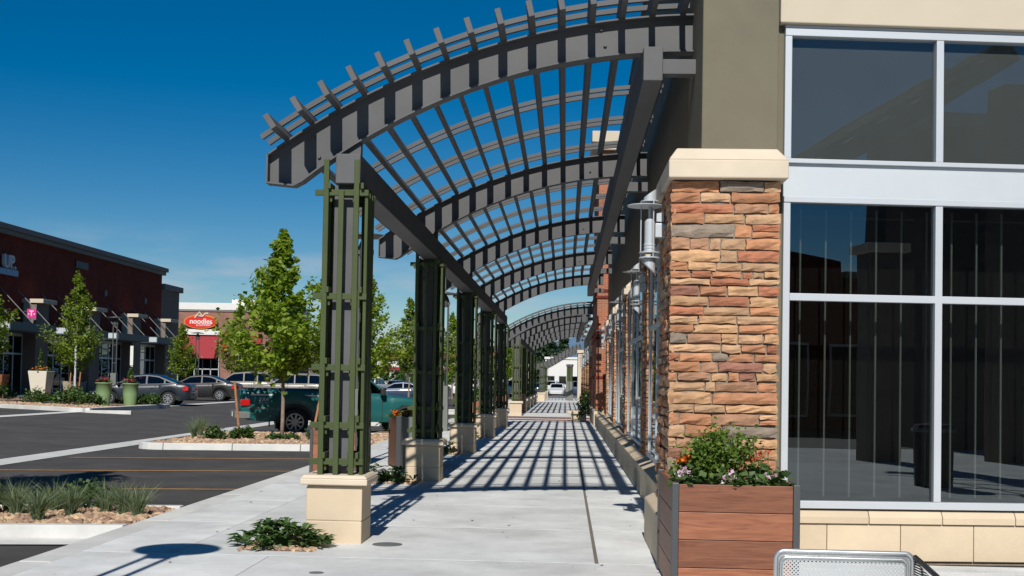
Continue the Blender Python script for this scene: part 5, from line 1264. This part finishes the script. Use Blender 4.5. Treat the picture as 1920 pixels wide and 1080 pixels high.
suv('silver sport utility car behind the staked maple', (-16.5, 72), RAD(182), MT['p_silver'], zoff=.05, group='silver sport utility cars')
sedan('dark car partly hidden behind the silver sport utility car', (-12.2, 88), RAD(184), MT['p_navy'])
# cars far down the car park, copies of one sedan and one suv in other paints
base = [sedan('small white sedan far across the car park, leftmost of the far row', (-22, 118), RAD(100), MT['p_white'], detail=False, group='far parked cars'), suv('small white sport utility car in the far row', (-19, 119), RAD(80), MT['p_white'], detail=False, group='far parked cars')]
def recolor(root, pm):
    for ch in root.children:
        if ch.name.split('.')[0] in ('body', 'cabin'):
            ch.data = ch.data.copy(); ch.data.materials[0] = pm
FC = [(-25, 121, 'p_navy', 0), (-16.2, 119, 'p_navy', 0), (-13.4, 120, 'p_silver', 1), (-10.4, 121, 'p_white', 0), (-7.6, 121, 'p_char', 1), (-5, 122, 'p_white', 1), (-20, 140, 'p_silver', 0), (-15, 141, 'p_red', 0), (-11, 142, 'p_white', 1), (-3.3, 131, 'p_navy', 0), (-.9, 132, 'p_white', 0), (1.5, 133, 'p_navy', 1), (4.1, 134, 'p_silver', 0), (-1.6, 150, 'p_white', 1), (1.6, 151, 'p_silver', 0)]
CN = {'p_navy': 'navy', 'p_silver': 'silver', 'p_white': 'white', 'p_char': 'charcoal', 'p_red': 'maroon'}
for i, (x, y, pm, kd) in enumerate(FC):
    where = 'beyond the end of the walkway' if x > -4 else ('in the farther distant row' if y > 138 else 'in the distant car park row')
    c = dup(base[kd], 'tiny %s %s %s, %s' % (CN[pm], ('sedan', 'sport utility car')[kd], where, ('far left', 'left of middle', 'behind the truck cab', 'behind the second post', 'behind the third post', 'behind the fourth post', 'at its left', 'at its middle', 'at its right', 'near row leftmost', 'near row second', 'near row third', 'near row rightmost', 'back row left', 'back row right')[i]), (x, y, -.15), RAD((95, 82, 268, 88)[i % 4])); recolor(c, MT[pm])

# ================================================================== METAL CHAIR at the bottom right
ch = thing('metal_armchair', 'galvanised perforated metal armchair whose back top shows at the bottom right', 'chair', (1.27, 5.5, 0))
k = dict(world=False)
def rrect(w, z0, z1, r, n=6):
    out = []
    for cx, cz, a0 in ((w - r, z1 - r, 0), (-w + r, z1 - r, 90), (-w + r, z0 + r, 180), (w - r, z0 + r, 270)):
        for i in range(n + 1):
            a = RAD(a0 + 90 * i / n); out.append((cx + r * math.cos(a), cz + r * math.sin(a)))
    return out
def loop_tube(pts, r, m=8):
    pts = [Vector(p) for p in pts] + [Vector(pts[0]), Vector(pts[1])]
    return MB().tube(pts, r, m, cap=False)
tilt = lambda x, z, d=0: (x, (z - .85) * -.10 + d, z)
outer = rrect(.305, .47, .85, .035); inner = rrect(.283, .49, .822, .03); pan = rrect(.27, .505, .806, .022)
part('back_frame', loop_tube([tilt(x, z) for x, z in outer], .0105), MT['bench'], ch, smooth=True, **k)
part('back_ridge', loop_tube([tilt(x, z, -.003) for x, z in inner], .006), MT['bench'], ch, smooth=True, **k)
fl = MB(); o_ = [tilt(x, z) for x, z in outer]; i_ = [tilt(x, z, .004) for x, z in pan]; n = len(o_); fl.add(o_ + i_, [(a, (a + 1) % n, n + (a + 1) % n, n + a) for a in range(n)])
part('back_rim', fl, MT['bench'], ch, **k)
part('back_sheet', MB().add(i_, [tuple(range(n))]), MT['perf'], ch, **k)
part('seat_sheet', MB().box((-.28, -.5, .435), (.28, -.02, .447)), MT['perf'], ch, **k)
part('seat_frame', loop_tube([(x, -.26 + z, .44) for x, z in rrect(.3, -.26, .26, .04)], .012), MT['bench'], ch, smooth=True, **k)
for s in (-1, 1):
    x = .315 * s; zt_ = .835 if s > 0 else .66
    part('arm_rail', MB().tube([(x, .0, zt_), (x + s * .02, -.25, zt_ - .045), (x + s * .03, -.5, zt_ - .13), (x + s * .03, -.52, .44)], .012, 8), MT['blacktrim'], ch, smooth=True, **k)
    part('arm_mesh', MB().add([(x, .0, zt_ - .01), (x + s * .03, -.5, zt_ - .14), (x + s * .02, -.5, .45), (x, .03, .45)], [(0, 1, 2, 3)]), MT['mesh'], ch, **k)
    for y in (-.48, -.03): part('leg', MB().tube([(s * .29, y, .44), (s * .30, y + (.02 if y > -.2 else -.02), 0)], .012, 8), MT['bench'], ch, smooth=True, **k)

# ================================================================== behind the camera (seen only in the panes' reflections)
t = thing('opposite_building', 'dark gabled shop building behind the photographer, mirrored low in the left panes', 'building', (18, -24, 0))
part('wall', MB().box((4, -34, -.1), (30, -22, 5.7)).strip([[(6, y, 5.701), (17.1, y, 5.701), (17.1, y, 6.35), (13.8, y, 6.9), (6, y, 6.5)] for y in (-34, -22.1)]), MT['brick'], t)
part('coping', MB().box((17.2, -34, 5.701), (30.2, -21.8, 5.95)), MT['cornice'], t)
for k in range(4): w_ = part('window', MB().box((7 + 3.2 * k, -22, .4), (9.4 + 3.2 * k, -21.95, 3.2)), MT['alu'], t); part('pane', MB().box((7.1 + 3.2 * k, -21.949, .5), (9.3 + 3.2 * k, -21.93, 3.1)), MT['darkglass'], w_)
t = thing('side_building', 'tall taupe shop building behind the photographer, mirrored dark in the right panes', 'building', (20, -14, 0))
part('wall', MB().box((13.2, -11.5, -.1), (40, -7.6, 8.4)), MT['pilaster'], t); part('coping', MB().box((13.0, -11.6, 8.401), (40.2, -7.4, 8.75)), MT['cornice'], t)
t = thing('pergola', 'slatted pergola behind the photographer, mirrored in the upper left pane', 'pergola', (9.5, -2.8, 0))
part('stone_column', MB().box((9.15, -3.15, -.1), (9.85, -2.45, 4.45)), MT['pilaster'], t, bevel=.02); part('column_cap', MB().box((9.03, -3.27, 4.451), (9.97, -2.33, 4.65)), MT['cap'], t, bevel=.015)
part('post', MB().box((9.41, -2.89, 4.651), (9.59, -2.71, 7.0)), MT['steel'], t)
part('stone_column', MB().box((12.15, -3.15, -.1), (12.85, -2.45, 8.2)), MT['pilaster'], t, bevel=.02)
part('beam', MB().bar((8.0, -2.8, 6.15), (12.6, -2.8, 9.0), .14, .4), MT['steel'], t); part('beam', MB().bar((8.0, -7.2, 6.15), (12.6, -7.2, 9.0), .14, .4), MT['steel'], t)
for k in range(6): part('purlin', MB().bar((8.2 + .75 * k, -1.9, 6.55 + .465 * k), (8.2 + .75 * k, -7.6, 6.55 + .465 * k), .07, .2), MT['steel'], t)
for k in range(5): part('curved_rail', MB().bar((7.7, -2.4 - 1.1 * k, 6.35), (12.6, -2.4 - 1.1 * k, 9.38), .07, .07), MT['steel'], t)
t = thing('litter_bin', 'dark litter bin behind the photographer, mirrored in the right pane', 'bin', (7.6, 3.2, 0))
part('body', MB().lathe([(.0, 0), (.3, 0), (.32, .9), (.34, .92), (.3, 1.0), (0, 1.02)], 20, (7.6, 3.2, 0), caps=False), MT['blacktrim'], t); part('lid_ring', MB().lathe([(.33, .88), (.36, .9), (.35, .94), (.31, .94)], 20, (7.6, 3.2, 0), caps=False), MT['cabinet'], t)
